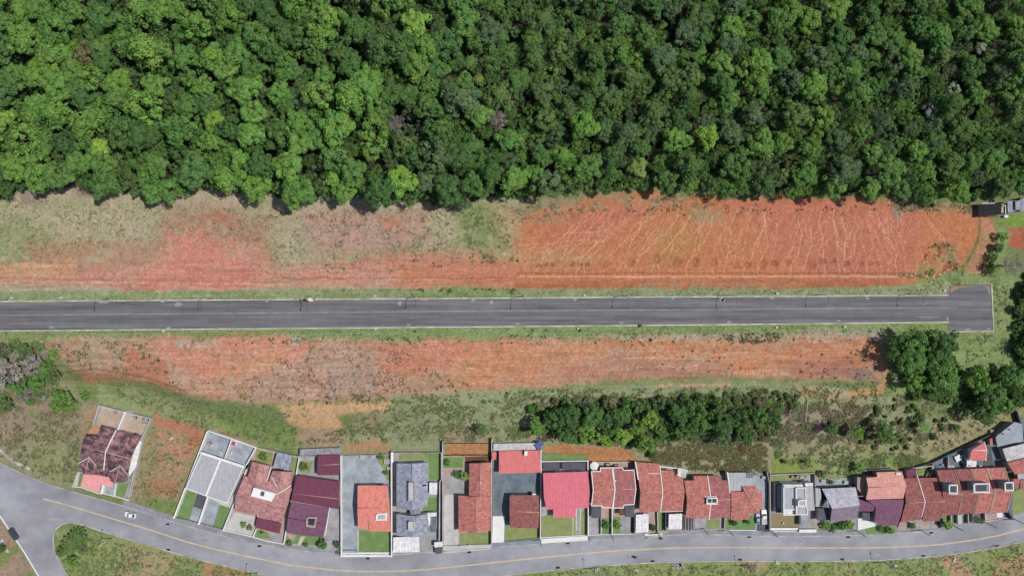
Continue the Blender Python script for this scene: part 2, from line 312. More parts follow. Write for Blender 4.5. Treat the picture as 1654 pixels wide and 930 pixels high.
# (colour, second colour, outline, feather, break-up by noise 0..1, strength)
LAYERS = [
 ('bcac92', 'a6a480', [(-150, 280), (840, 280), (840, 480), (-150, 480)], 4, 0, 1),
 ('bfae94', 'b0a088', [(240, 300), (520, 300), (520, 380), (420, 390), (280, 360)], 14, .35, .9),
 ('a08c84', '94847c', [(25, 300), (75, 305), (70, 330), (35, 328)], 5, 0, .8), ('a08c84', '94847c', [(115, 298), (160, 296), (160, 318), (120, 318)], 5, 0, .8),
 ('869462', '96a070', [(-60, 360), (40, 350), (90, 380), (50, 425), (-60, 430)], 16, .25, .8), ('8d9866', '9aa070', [(400, 320), (440, 320), (450, 440), (420, 440)], 10, .4, .8),
 ('8d9866', '7f9458', [(740, 335), (800, 325), (825, 400), (790, 410), (740, 400)], 12, .25, .9), ('8c8a6c', '7a7e60', [(585, 385), (640, 370), (700, 380), (640, 420), (600, 415)], 8, .35, .8),
 ('bf9484', 'b4988a', [(490, 345), (690, 338), (690, 385), (620, 405), (510, 410)], 14, .1, .95), ('cc8a70', 'c08470', [(610, 352), (640, 348), (650, 364), (625, 372)], 6, .1, .9),
 ('b48870', 'b09078', [(265, 345), (330, 336), (430, 348), (440, 415), (240, 410)], 20, .2, .9), ('c07c68', 'b47a68', [(290, 350), (350, 346), (390, 352), (350, 360)], 4, .2, .9),
 ('b08c70', 'b88c74', [(45, 390), (140, 388), (230, 394), (290, 375), (430, 385), (450, 432), (600, 405), (800, 405), (800, 430), (45, 440)], 14, .3, .9),
 ('d08e7c', 'c88674', DIRT_A, 15, .14, 1), ('d09c74', 'cc9670', [(-30, 425), (110, 424), (130, 445), (80, 452), (-30, 452)], 8, .2, .9),
 ('c2a48c', 'bc9e86', DIRT_A, 10, .52, .6), ('d28678', 'd08c7c', [(270, 375), (330, 372), (370, 420), (430, 440), (430, 470), (200, 470), (240, 440), (290, 410)], 12, .25, .8), ('b9a08c', 'b0a08a', [(-30, 460), (60, 458), (190, 464), (180, 472), (-30, 474)], 4, .2, .9),
 ('c8825e', 'c0805c', DIRT_B, 7, 0, 1), ('ca8466', 'c47e5e', [(640, 424), (760, 420), (850, 420), (850, 470), (640, 466)], 26, .1, .85), ('b59a7c', 'a89a70', [(790, 330), (850, 330), (842, 360), (838, 400), (826, 420), (806, 400), (796, 360)], 12, .3, .85), ('c67c68', 'c07a66', [(1180, 330), (1260, 325), (1480, 330), (1490, 400), (1460, 460), (1330, 460), (1260, 420)], 25, 0, .85), ('c07662', 'c27a64', [(870, 372), (940, 340), (1010, 325), (1040, 350), (980, 385), (880, 395)], 12, .2, .8),
 ('c49470', 'be8e68', [(820, 405), (900, 400), (980, 412), (960, 428), (830, 436)], 9, .2, .8), ('b08654', 'b88a5a', [(1060, 375), (1120, 355), (1140, 390), (1080, 430), (1050, 430)], 9, .3, .6),
 ('a29278', '968a6c', [(845, 345), (880, 328), (905, 330), (915, 360), (860, 362)], 6, .35, .9), ('a48e74', '9c9070', [(815, 335), (860, 322), (1000, 312), (1120, 320), (1120, 330), (960, 335), (900, 335), (830, 348)], 6, .45, .9), ('a09074', '98906e', [(1110, 330), (1160, 332), (1170, 362), (1120, 362)], 6, .45, .7),
 ('9a8c6c', 'a0906e', [(1440, 322), (1600, 326), (1590, 345), (1440, 338)], 6, .35, .8), ('8a8c60', '968a64', [(1515, 395), (1545, 392), (1548, 432), (1480, 446), (1478, 432), (1515, 420)], 6, .35, .9), ('b8584a', 'a85044', [(1522, 430), (1543, 422), (1545, 436), (1528, 440)], 3, 0, .8), ('a05846', '9a6048', [(1515, 395), (1530, 388), (1536, 402), (1520, 412)], 4, .2, .7),
 ('9a8e84', '8a8680', [(1441, 338), (1456, 338), (1456, 354), (1444, 354)], 3, .2, .9), ('c4c0b0', 'b0a898', [(1030, 458), (1110, 455), (1200, 458), (1300, 456), (1300, 463), (1030, 464)], 3, .5, .8), ('a26448', 'b06a4c', [(830, 455), (1400, 452), (1480, 458), (1400, 466), (830, 466)], 3, .35, .6),
 ('bd8c6c', 'b8866a', [(1578, 345), (1605, 342), (1608, 380), (1598, 420), (1588, 446), (1552, 448), (1566, 420), (1582, 390)], 5, .1, 1), ('b8715a', 'b0684e', [(1626, 366), (1740, 362), (1740, 412), (1640, 405), (1624, 390)], 5, .1, 1), ('8aa252', '7c9448', [(1618, 345), (1740, 335), (1740, 366), (1640, 368), (1616, 358)], 4, 0, 1),
 ('8fa06a', '83945e', [(1606, 360), (1630, 370), (1630, 420), (1660, 470), (1640, 520), (1640, 640), (1440, 640), (1420, 540), (1440, 520), (1530, 540), (1600, 540), (1610, 440)], 9, .1, 1), ('8f9c68', '84945c', [(1480, 458), (1530, 440), (1610, 445), (1612, 545), (1530, 470), (1480, 478)], 5, .1, 1),
 ('8c9a6c', '98a078', [(-150, 470), (400, 468), (470, 466), (820, 466), (1360, 466), (1540, 456), (1540, 490), (-150, 500)], 3, .06, 1), ('7d9058', '889a64', [(700, 460), (830, 466), (830, 480), (650, 482)], 4, .2, .8),
 ('8c9a6c', '86985e', [(-150, 520), (1600, 505), (1600, 540), (1400, 541), (700, 548), (-150, 552)], 3, .06, 1),
 ('c48c74', 'ba967c', DIRT_C, 7, .04, 1), ('c2a08a', 'b89c84', DIRT_C, 8, .5, .55), ('d28c78', 'cf8a70', [(250, 548), (420, 545), (500, 552), (500, 570), (440, 600), (330, 610), (260, 580)], 14, .25, .95), ('d09872', 'd09c78', [(380, 580), (450, 575), (470, 590), (400, 610), (340, 610)], 9, .2, .7),
 ('ba9080', 'b49a86', [(480, 575), (590, 570), (640, 620), (520, 650), (400, 650), (380, 620)], 14, .3, .75), ('a08a80', 'a4948a', [(540, 595), (600, 590), (610, 640), (520, 640)], 9, .35, .7),
 ('cc846c', 'cc866a', [(610, 555), (720, 550), (850, 550), (860, 600), (740, 602), (620, 604)], 9, .15, .95), ('d0946e', 'cc8c68', [(740, 570), (880, 552), (1000, 552), (960, 590), (900, 620), (780, 630), (720, 625)], 10, .2, .9), ('b8906f', 'ae9070', [(640, 600), (740, 602), (760, 630), (660, 640)], 9, .4, .8),
 ('cc8c66', 'c88460', [(960, 545), (1130, 546), (1240, 552), (1260, 560), (1420, 548), (1428, 600), (1340, 590), (1200, 610), (1140, 575), (1050, 580)], 10, .15, .95), ('b87c6a', 'b07c6c', [(900, 590), (1000, 580), (1170, 585), (1180, 608), (1000, 612), (900, 612)], 9, .3, .85), ('c4a48c', 'bc9c86', DIRT_C, 8, .62, .5), ('b07262', 'a87a68', [(1250, 580), (1400, 575), (1415, 610), (1280, 612)], 9, .3, .85), ('8a7a74', '96847a', [(1375, 595), (1412, 592), (1414, 612), (1380, 614)], 4, .2, .8),
 ('b49c8c', 'aaa08a', [(960, 541), (1180, 538), (1250, 540), (1250, 548), (1000, 549)], 3, .3, .9), ('b4a090', 'a89c88', [(1260, 535), (1425, 530), (1425, 545), (1300, 546)], 4, .3, .9), ('c0b4a4', 'b4a898', [(285, 550), (350, 548), (350, 558), (290, 565)], 3, .3, .9), ('c2b8b0', 'b0a8a0', [(470, 545), (485, 545), (482, 558), (472, 556)], 2, .1, .9),
 ('b49a84', 'aa987c', [(60, 550), (200, 550), (280, 590), (240, 610), (110, 590)], 10, .4, .9), ('c07c62', 'b87a60', [(200, 565), (260, 575), (290, 640), (240, 640), (125, 612), (130, 600), (200, 605)], 8, .25, .85),
 ('9a9c7a', '8f9870', [(640, 640), (860, 628), (1160, 614), (1300, 620), (1440, 640), (1500, 680), (1500, 780), (480, 780), (480, 700), (560, 690)], 7, 0, 1), ('a0a680', '949c74', [(700, 640), (900, 632), (960, 640), (900, 690), (720, 690)], 10, .15, .9),
 ('d2ac84', 'ccA278', [(450, 655), (560, 648), (640, 646), (625, 664), (545, 672), (560, 700), (540, 720), (478, 715), (470, 690)], 5, .15, 1), ('a8907a', '9c8a74', [(478, 690), (550, 692), (550, 722), (480, 722)], 3, .2, .9), ('b09478', 'a08a6c', [(575, 670), (625, 676), (600, 700), (570, 690)], 6, .4, .8),
 ('a89078', '9a866e', [(718, 690), (790, 690), (795, 720), (718, 720)], 6, .25, .9), ('c08a62', 'b8825a', [(722, 716), (788, 716), (788, 736), (722, 736)], 2, .15, 1), ('c49270', 'b08c68', [(555, 712), (630, 708), (630, 730), (555, 730)], 4, .3, .9),
 ('c89a72', 'c0906a', [(1280, 628), (1360, 632), (1420, 622), (1430, 600), (1440, 605), (1428, 638), (1360, 645), (1290, 640)], 4, .15, .9), ('b8a890', 'b0a088', [(1320, 628), (1370, 628), (1370, 640), (1322, 640)], 3, .3, .9), ('d0a888', 'c09a78', [(1060, 620), (1180, 618), (1180, 624), (1060, 626)], 2, .3, .8),
 ('c08c60', 'b8845a', [(866, 722), (905, 716), (960, 720), (1020, 726), (1030, 746), (960, 748), (915, 738), (870, 734)], 3, .1, 1), ('9a9270', 'a29c7a', [(1040, 715), (1420, 700), (1420, 775), (1040, 775)], 10, .1, 1), ('a89484', '948670', [(1210, 655), (1400, 650), (1420, 705), (1220, 712)], 14, .2, .8), ('7d9a4e', '8c9c5c', [(1370, 735), (1500, 728), (1500, 772), (1340, 775)], 12, .2, .9), ('a89c7a', 'a09a70', [(1440, 690), (1660, 655), (1640, 690), (1560, 720), (1460, 760)], 10, .15, .9), ('93a05c', '8a9850', [(1246, 738), (1322, 736), (1322, 766), (1246, 768)], 3, 0, 1),
 ('a09878', '8f9270', [(-150, 540), (60, 548), (100, 600), (130, 640), (160, 655), (130, 790), (-150, 760)], 8, .1, 1), ('a08878', '968274', [(-30, 620), (60, 640), (150, 680), (160, 720), (60, 700), (20, 720), (-30, 700)], 12, .35, .8), ('8e9664', '969a6c', [(60, 720), (130, 730), (120, 790), (40, 760)], 10, .25, .8), ('b09080', 'a8927c', [(-40, 690), (12, 700), (20, 740), (-40, 740)], 5, .2, .9), ('c08c70', 'b08a70', [(140, 660), (160, 660), (145, 700), (130, 700)], 7, .3, .7),
 ('949a6e', '86925e', [(150, 618), (240, 616), (330, 650), (480, 690), (480, 724), (330, 700), (248, 672), (160, 645)], 6, .08, 1), ('99a274', '929c6c', [(160, 628), (250, 660), (243, 675), (158, 655)], 3, 0, 1), ('7b9350', '6f8a48', [(330, 650), (480, 690), (480, 722), (440, 715), (360, 690)], 8, .2, .8),
 ('9c9472', 'a68c6c', [(244, 680), (330, 700), (285, 830), (200, 812)], 6, .1, 1), ('c08468', 'b87c60', [(246, 668), (330, 690), (416, 716), (412, 724), (332, 700), (300, 742), (290, 730), (308, 700), (250, 684)], 5, 0, 1), ('c49078', 'b48c70', [(250, 690), (300, 700), (290, 760), (270, 770), (262, 720)], 10, .3, .9), ('b87e60', 'a88460', [(240, 770), (285, 776), (285, 800), (245, 800)], 8, .12, .95), ('7c9250', '6f8a48', [(240, 805), (290, 805), (275, 838), (220, 826)], 5, .15, .9),
 ('88985c', '969c68', [(90, 850), (700, 950), (700, 1100), (90, 1100)], 4, 0, 1), ('b39c7c', 'a3946e', [(190, 890), (230, 880), (280, 900), (270, 960), (190, 960)], 10, .3, .9), ('b58468', 'b08a68', [(325, 908), (400, 922), (400, 945), (330, 945)], 5, .35, .9),
 ('86985a', '969c6c', [(780, 900), (1660, 850), (1800, 850), (1800, 1100), (780, 1100)], 4, 0, 1), ('b89e80', 'b09070', [(1185, 905), (1240, 905), (1230, 920), (1195, 922)], 5, .3, .8), ('c09c80', 'b89074', [(1518, 897), (1545, 896), (1580, 940), (1540, 940)], 4, .1, 1), ('bc8e72', 'ac8a68', [(1600, 905), (1660, 892), (1700, 940), (1600, 940)], 7, .3, .9),
 ('a8907c', '9c8472', [(-200, 780), (0, 834), (60, 930), (120, 1050), (-200, 1050)], 3, .05, 1), ('7c9450', '7c8a52', [(-20, 900), (30, 878), (36, 884), (0, 912), (-20, 925)], 3, .1, .9), ('7c9450', '7c8a52', [(34, 928), (52, 922), (58, 940), (34, 940)], 3, .1, .9),
 ('c09878', 'b08a68', [(560, 300), (566, 300), (566, 301)], 1, 0, 0),
]
def sdist(x, y, poly):
    p = np.array(poly, float); q = np.roll(p, -1, 0); d = np.full(x.shape, 1e9); ins = np.zeros(x.shape, bool)
    for (ax, ay), (bx, by) in zip(p, q):
        ex, ey = bx-ax, by-ay; t = np.clip(((x-ax)*ex+(y-ay)*ey)/(ex*ex+ey*ey+1e-9), 0, 1)
        d = np.minimum(d, np.hypot(x-ax-t*ex, y-ay-t*ey))
        if ay != by: ins ^= ((ay > y) != (by > y)) & (x < ex*(y-ay)/ey+ax)
    return np.where(ins, d, -d)
def edge_y(px): return np.interp(px, [e[0] for e in EDGE], [e[1] for e in EDGE])
def make_ground():
    st = .26
    xs = np.arange(-178, 178, st); ys = np.arange(-101, 101, st)
    far = np.array([6, 16, 40, 90, 200, 500, 1200, 2600.])
    xs = np.concatenate([-178-far[::-1], xs, xs[-1]+far]); ys = np.concatenate([-101-far[::-1], ys, ys[-1]+far])
    nx, ny = len(xs), len(ys)
    X, Y = np.meshgrid(xs, ys); X = X.ravel(); Y = Y.ravel()
    Z = height(X, Y); px, py = pxof(X, Y, Z)
    inn = (np.abs(X) < 180) & (np.abs(Y) < 103)
    t = np.interp(px, BOTX, BOTY)
    nat = sstep(0, 14, t-py)*sstep(0, 4, np.abs(py-504-(827-px)*.006)-31)*inn*sstep(0, 6, np.hypot(np.maximum(np.abs(px-1568)-38, 0), np.maximum(np.abs(py-497)-42, 0)))
    n1 = fbm(px/26, py/22, 4); n2 = fbm(px/7+50, py/7, 3); n3 = fbm(px/2.6+9, py/2.6+31, 2)
    ux, uy = px+n1*9+n2*3, py+fbm(px/24+80, py/24+40, 3)*7+n2*2
    col = np.tile(np.array(lin('7c8a58')), (len(X), 1))
    mot = np.clip(.5+n1*.9+n2*.55, 0, 1); brk = np.clip(.5+.75*fbm(px/13+7, py/11+3, 4)+.35*n3, 0, 1)
    for a, b, poly, fe, br, stg in LAYERS:
        pp = np.array(poly, float); mg = fe*2+14
        sel = np.nonzero((px > pp[:, 0].min()-mg) & (px < pp[:, 0].max()+mg) & (py > pp[:, 1].min()-mg) & (py < pp[:, 1].max()+mg))[0]
        wob_ = min(1, fe/7)
        d = sdist(px[sel]+(ux-px)[sel]*wob_, py[sel]+(uy-py)[sel]*wob_, poly)
        al = sstep(-fe, fe, d)*stg
        if br: al = al*sstep(br-.22, br+.18, brk[sel])
        m = mot[sel][:, None]; c = np.array(lin(a))*(1-m)+np.array(lin(b))*m
        col[sel] = col[sel]*(1-al[:, None])+c*al[:, None]
    # forest floor: dark brown ground, shade under the trees filled into its colour
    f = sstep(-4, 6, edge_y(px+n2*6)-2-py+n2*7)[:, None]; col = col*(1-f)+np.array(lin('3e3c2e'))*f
    # rills, tracks, borrow pits
    ix = np.clip(np.rint(px).astype(int), 0, 1659); iy = np.clip(np.rint(py).astype(int), 0, 939)
    ok = inn & (px > 0) & (px < 1655) & (py > 0) & (py < 930)
    ri = np.where(ok, RIN[iy, ix], 0); ra = np.where(ok, RIA[iy, ix], 0)
    col = col*(1-.72*ri[:, None])+np.array(lin('e8ba96'))*.72*ri[:, None]
    col = col*(1-.7*ra[:, None])+np.array(lin('7a4c38'))*.7*ra[:, None]
    pit = np.zeros_like(X)
    for i, (a, b, r) in enumerate(PITS): pit = np.maximum(pit, (.7, 1, .85, 1, .6)[i % 5]*(1-sstep(r*.55, r*1.15, np.hypot((px+n2*4+n3*1.5-a)*(.8, 1.1, .95)[i % 3], (py+n1*5+n2*3-b)*1.1))))
    col = col*(1-.5*pit[:, None])+np.array(lin('96603f'))*.5*pit[:, None]
    n4 = fbm(px/55+5, py/2.6, 3)*sstep(405, 425, py)*(1-sstep(640, 655, py))*(1-.6*sstep(815, 850, px)*(1-sstep(500, 520, py)))
    col = col*(1+n4[:, None]*np.array([.20, .26, .30]))
    col = np.clip(col*(1+(.24*n3+.12*n2)*inn)[:, None], .005, .8)
    Z = Z+nat*(.16*n1+.09*n2+.05*n3)-nat*.30*ri-nat*.16*ra-nat*.4*pit
    bank = np.exp(-((py-457)/7.0)**2)*sstep(-40, 20, px)*(1-sstep(1440, 1500, px))
    Z = Z+nat*bank*.55
    me = bpy.data.meshes.new('ground'); nv = nx*ny; me.vertices.add(nv)
    me.vertices.foreach_set('co', np.stack([X, Y, Z], 1).astype(np.float32).ravel())
    i = np.arange(nx-1); j = np.arange(ny-1); I, J = np.meshgrid(i, j); a = (J*nx+I).ravel()
    q = np.stack([a, a+1, a+nx+1, a+nx], 1).astype(np.int32); nf = len(q)
    me.loops.add(nf*4); me.loops.foreach_set('vertex_index', q.ravel()); me.polygons.add(nf)
    me.polygons.foreach_set('loop_start', np.arange(0, nf*4, 4, dtype=np.int32)); me.polygons.foreach_set('loop_total', np.full(nf, 4, np.int32))
    me.polygons.foreach_set('use_smooth', np.ones(nf, bool))
    me.update(calc_edges=True)
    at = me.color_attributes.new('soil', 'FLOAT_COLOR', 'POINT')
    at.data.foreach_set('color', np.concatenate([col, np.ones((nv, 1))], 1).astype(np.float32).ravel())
    m, t_, b = newmat('soil_and_grass'); pos = N(t_, 'ShaderNodeNewGeometry').outputs['Position']
    ca = N(t_, 'ShaderNodeVertexColor', layer_name='soil').outputs[0]
    g = noise(t_, pos, 1.9, 4, .75); c = mixc(t_, 1, ca, ramp(t_, g, [(.25, (.74,)*3), (.75, (1.24,)*3)]), 'MULTIPLY'); c = mixc(t_, 1, c, ramp(t_, noise(t_, pos, .9, 6, .85), [(.3, (.78, .8, .8)), (.7, (1.22, 1.2, 1.18))]), 'MULTIPLY')
    t_.links.new(c, b.inputs['Base Color']); b.inputs['Roughness'].default_value = .95; b.inputs['Specular IOR Level'].default_value = .1
    bump(t_, b, g, .6, .16); me.materials.append(m)
    o = bpy.data.objects.new('ground', me); COL.objects.link(o); tag(o, kind='structure')
make_ground()

# ------------------------------------------------------------------ roads, kerbs, lines, pavement
def asphalt(name, a, b, streak):
    m, t, bs = newmat(name); pos = N(t, 'ShaderNodeNewGeometry').outputs['Position']
    mp = N(t, 'ShaderNodeMapping'); mp.inputs['Scale'].default_value = (.035, .55, 1) if streak else (.12, .2, 1); t.links.new(pos, mp.inputs[0])
    f = ramp(t, noise(t, mp.outputs[0], 1, 5, .7), [(.3, (0, 0, 0)), (.7, (1, 1, 1))])
    c = mixc(t, f, lin(a), lin(b))
    c = mixc(t, 1, c, ramp(t, noise(t, pos, .22, 4, .6), [(.25, (.9,)*3), (.75, (1.1,)*3)]), 'MULTIPLY')
    mp2 = N(t, 'ShaderNodeMapping'); mp2.inputs['Scale'].default_value = (.012, .9, 1) if streak else (.03, .05, 1); t.links.new(pos, mp2.inputs[0])
    c = mixc(t, 1, c, ramp(t, noise(t, mp2.outputs[0], 1, 4, .65), [(.35, (.8,)*3), (.65, (1.17, 1.17, 1.16))]), 'MULTIPLY')
    st = ramp(t, noise(t, pos, .35, 5, .8), [(.60, (0, 0, 0)), (.74, (1, 1, 1))]); c = mixc(t, .35, c, mixc(t, st, c, lin('a89f98' if streak else '8c8a90')))
    c = mixc(t, 1, c, ramp(t, noise(t, pos, 3.5, 3, .7), [(.2, (.92,)*3), (.8, (1.08,)*3)]), 'MULTIPLY')
    t.links.new(c, bs.inputs['Base Color']); bs.inputs['Roughness'].default_value = .85; bs.inputs['Specular IOR Level'].default_value = .25
    return m
M['asphalt'] = asphalt('dark_asphalt', '605f64', '86858a', True); M['street'] = asphalt('pale_asphalt', '9d9da5', 'abaab1', False)
M['line'] = surf('worn_pale_line', 'b4b2ae', '8c8a8c', s1=.3, fine=.12); M['yline'] = surf('worn_yellow_line', 'e4cba0', 'cbb898', s1=.35, fine=.1)
M['kerb'] = surf('whitewashed_kerb', 'e6e4d8', 'a8a48c', s1=.22, fine=.18); M['kerb2'] = surf('grey_kerb', 'd2cdc9', '9a938e', s1=.25, fine=.18); M['stain'] = surf('pale_cement_stain', 'aaa9b0', '8f8e95', s1=.8, fine=.1)
M['dustroad'] = surf('dusty_road_edge', '928a84', '84807e', s1=.8, fine=.14); M['wash'] = surf('washed_soil_film', 'b4aeae', 'a6a2a6', s1=.8, fine=.1); M['path'] = surf('grey_pavement', 'a3a3a8', '8e8e94', s1=.3, fine=.1); M['brightwhite'] = surf('new_white_concrete', 'f6f6f6', 'ecebe9', s1=.4, fine=.03)
M['bluegrey'] = surf('blue_grey_pavers', '9aa4ae', '88929e', s1=.6, fine=.14)
def sheet(name, pts, z, mat, dz=.03):
    mb = MB(); top = [P(x, y, z) for x, y in pts]
    mb.slab(top, [(p.x, p.y, z-dz) for p in top]); o = mb.build(name, mat); tag(o, kind='structure'); return o
def strip(name, pts, wd, z, mat, ht=.0, off=0):
    """ribbon along a photo-pixel polyline; with ht it is a raised kerb"""
    mb = MB(); q = [P(x, y, z) for x, y in pts]; L = []; R_ = []
    for i, p in enumerate(q):
        t = (q[min(i+1, len(q)-1)]-q[max(i-1, 0)]).normalized(); n = Vector((-t.y, t.x, 0)); L.append(p+n*(wd/2+off)); R_.append(p-n*(wd/2-off))
    up = Vector((0, 0, ht))
    for i in range(len(q)-1):
        mb.face([R_[i]+up, R_[i+1]+up, L[i+1]+up, L[i]+up])
        if ht:
            lo = Vector((0, 0, -.1))
            mb.face([L[i]+up, L[i+1]+up, L[i+1]+lo, L[i]+lo]); mb.face([R_[i]+lo, R_[i+1]+lo, R_[i+1]+up, R_[i]+up])
    o = mb.build(name, mat); tag(o, kind='structure'); return o
ZU = 4.06
sheet('upper_road', [(-140, 488.5), (0, 487.5), (760, 482.5), (1532, 477.5), (1531, 462), (1560, 459.5), (1601, 458.5), (1604, 534), (1534, 535), (1533, 519.5), (760, 527), (0, 533.5), (-140, 535)], ZU, M['asphalt'], .3)
strip('kerb', [(-140, 487.5), (0, 486.8), (380, 484.4), (760, 481.7), (1150, 479.2), (1531.5, 476.8), (1530.6, 461)], .34, ZU, M['kerb'], .12)
strip('kerb', [(1581, 458.2), (1601.5, 457.6), (1604.6, 534.6), (1533.6, 535.6), (1532.6, 520.2), (1150, 524.2), (760, 527.8), (380, 531), (0, 534.2), (-140, 535.6)], .34, ZU, M['kerb'], .12)
strip('road_marking', [(-140, 509.6), (0, 508.8), (400, 505.6), (800, 502), (1200, 499.5), (1546, 496.6)], .22, ZU+.006, M['line'])
for i, (x, y, rx, ry) in enumerate([(288, 492, 7, 4), (263, 486.9, 4, 2), (431, 486.5, 3, 1.5), (646, 490, 4, 4), (764, 485, 4, 3), (794, 488, 3, 4), (929, 483.5, 4, 2.4), (1087, 482, 3, 2), (1166, 484, 5, 4), (1168, 485, 4, 3), (1247, 481.5, 4, 2), (1401, 481.5, 3, 2.5), (83, 528.5, 5, 2.5), (272, 529.5, 5, 2), (660, 524.5, 4, 2), (836, 523, 5, 2), (1004, 521.5, 4, 2), (1178, 520.5, 4, 2), (1355, 518, 4, 2), (1530, 515, 2.6, 3.4), (1563, 532, 6, 1.5), (1597, 531, 4, 1.5), (168, 488, 9, 2.5), (685, 484.8, 7, 1)]):
    rg = random.Random(i); sheet('cement_stain', [(x+rx*math.cos(a*.5236)*rg.uniform(.6, 1.1), y+ry*math.sin(a*.5236)*rg.uniform(.6, 1.1)) for a in range(12)], ZU+.004, M['stain'], .003)
sheet('cement_stain', [(1536, 463), (1576, 461), (1566, 463), (1550, 465), (1541, 469), (1536, 473)], ZU+.004, M['earth'], .003)
for i, (x, y, rx, ry) in enumerate([(60, 489.5, 45, 1.8), (520, 487, 40, 1.2), (900, 484, 30, 1.0), (690, 526, 35, 1.1), (1290, 480, 40, 1.2), (1080, 522, 35, 1.2), (360, 530, 50, 1.3), (1560, 490, 14, 5), (1500, 512, 25, 2)]):
    rg = random.Random(i+90); sheet('cement_stain', [(x+rx*math.cos(a*.3142)*rg.uniform(.55, 1.1), y+ry*math.sin(a*.3142)*rg.uniform(.5, 1.1)) for a in range(20)], ZU+.003, M['dustroad'], .002)
sheet('cement_stain', [(1588, 461), (1599, 461), (1600, 478), (1597, 474), (1594, 466)], ZU+.004, surf('dusty_asphalt', '94857c', 'a08c7a', fine=.15), .003)
TOPS = [(-200, 690), (-80, 716), (0, 748), (40, 767), (80, 783), (140, 800), (200, 817), (260, 837), (330, 857), (400, 875), (450, 884), (500, 890.5), (560, 895), (640, 895.5), (720, 890), (800, 884), (873, 878.5), (960, 872), (1060, 866), (1120, 862), (1200, 865), (1300, 866), (1400, 864), (1500, 858), (1560, 849.5), (1620, 837), (1654, 829), (1700, 814), (1900, 750)]
BOTS = [(1900, 795), (1700, 858), (1654, 873), (1620, 881), (1560, 891), (1500, 898), (1420, 903.5), (1350, 905), (1250, 905), (1150, 905), (1050, 907.5), (950, 914), (900, 918.5), (850, 924), (800, 930), (700, 940), (620, 943), (540, 941), (480, 935), (440, 930), (400, 921), (350, 909), (300, 897), (240, 879.5), (180, 861.5), (150, 852), (132, 846), (115, 842.5), (102, 845), (92, 852), (87, 861), (86, 876), (88, 890), (96, 904), (112, 934), (150, 1010), (200, 1110)]
LEFT = [(145, 1110), (105, 1006), (63, 931), (40, 892), (13, 852), (-10, 818), (-60, 770), (-200, 735)]
ZS = .05
sheet('street', TOPS+BOTS+LEFT, ZS, M['street'], .2)
strip('kerb', [(x, y-.6) for x, y in TOPS], .3, ZS, M['kerb2'], .12); strip('kerb', [(x, y+.6) for x, y in BOTS], .35, ZS, M['kerb2'], .12); strip('kerb', LEFT, .4, ZS, M['brightwhite'], .12)
strip('footpath', [(-60, 690), (-20, 712), (2, 728), (14, 739), (30, 749), (48, 757)], .9, ZS+.03, M['kerb2'])
YL = [(70, 805), (110, 815.5), (156, 829.5), (200, 842.5), (245, 856), (300, 874), (337, 884), (400, 898), (472, 912.5), (545, 920.5), (593, 922.3), (640, 921.8), (690, 919), (745, 913.5), (800, 907.5), (877, 899.6), (940, 893.4), (998, 888.6), (1094, 884), (1180, 883.5), (1290, 884.2), (1400, 884.3), (1470, 882), (1520, 878.6), (1570, 872), (1609, 865), (1654, 853.5), (1720, 834), (1900, 775)]
strip('road_marking', YL, .42, ZS+.006, M['yline']); strip('road_marking', [(-60, 790), (10, 822), (45, 866), (70, 907), (86, 935), (130, 1010)], .25, ZS+.005, M['line'])
for i, (x, y, rx, ry) in enumerate([(330, 872, 9, 3), (560, 908, 12, 2.5), (762, 897, 5, 2.5), (1014, 899, 4, 5), (1125, 871, 14, 3), (1230, 899, 22, 3), (1290, 873, 8, 2), (1418, 896, 5, 2), (90, 838, 16, 3), (60, 828, 10, 2), (1205, 868, 14, 1.6), (850, 889, 6, 2)]):
    rg = random.Random(i+50); sheet('cement_stain', [(x+rx*math.cos(a*.5236)*rg.uniform(.6, 1.1), y+ry*math.sin(a*.5236)*rg.uniform(.6, 1.1)) for a in range(12)], ZS+.004, (M['stain'], M['wash'], M['wash'])[i % 3], .003)
PV = [p for p in TOPS if 195 < p[0] < 1700]
up = [(200, 806), (260, 826), (330, 846), (400, 864), (450, 874), (500, 881), (560, 885), (640, 886), (720, 880), (800, 872), (873, 866), (960, 860), (1060, 855), (1120, 852), (1200, 854), (1300, 856), (1400, 853), (1500, 846), (1560, 837), (1620, 824), (1654, 815), (1700, 800)]
sheet('pavement', [(x, y-1) for x, y in PV]+up[::-1], ZS+.09, M['path'], .2)
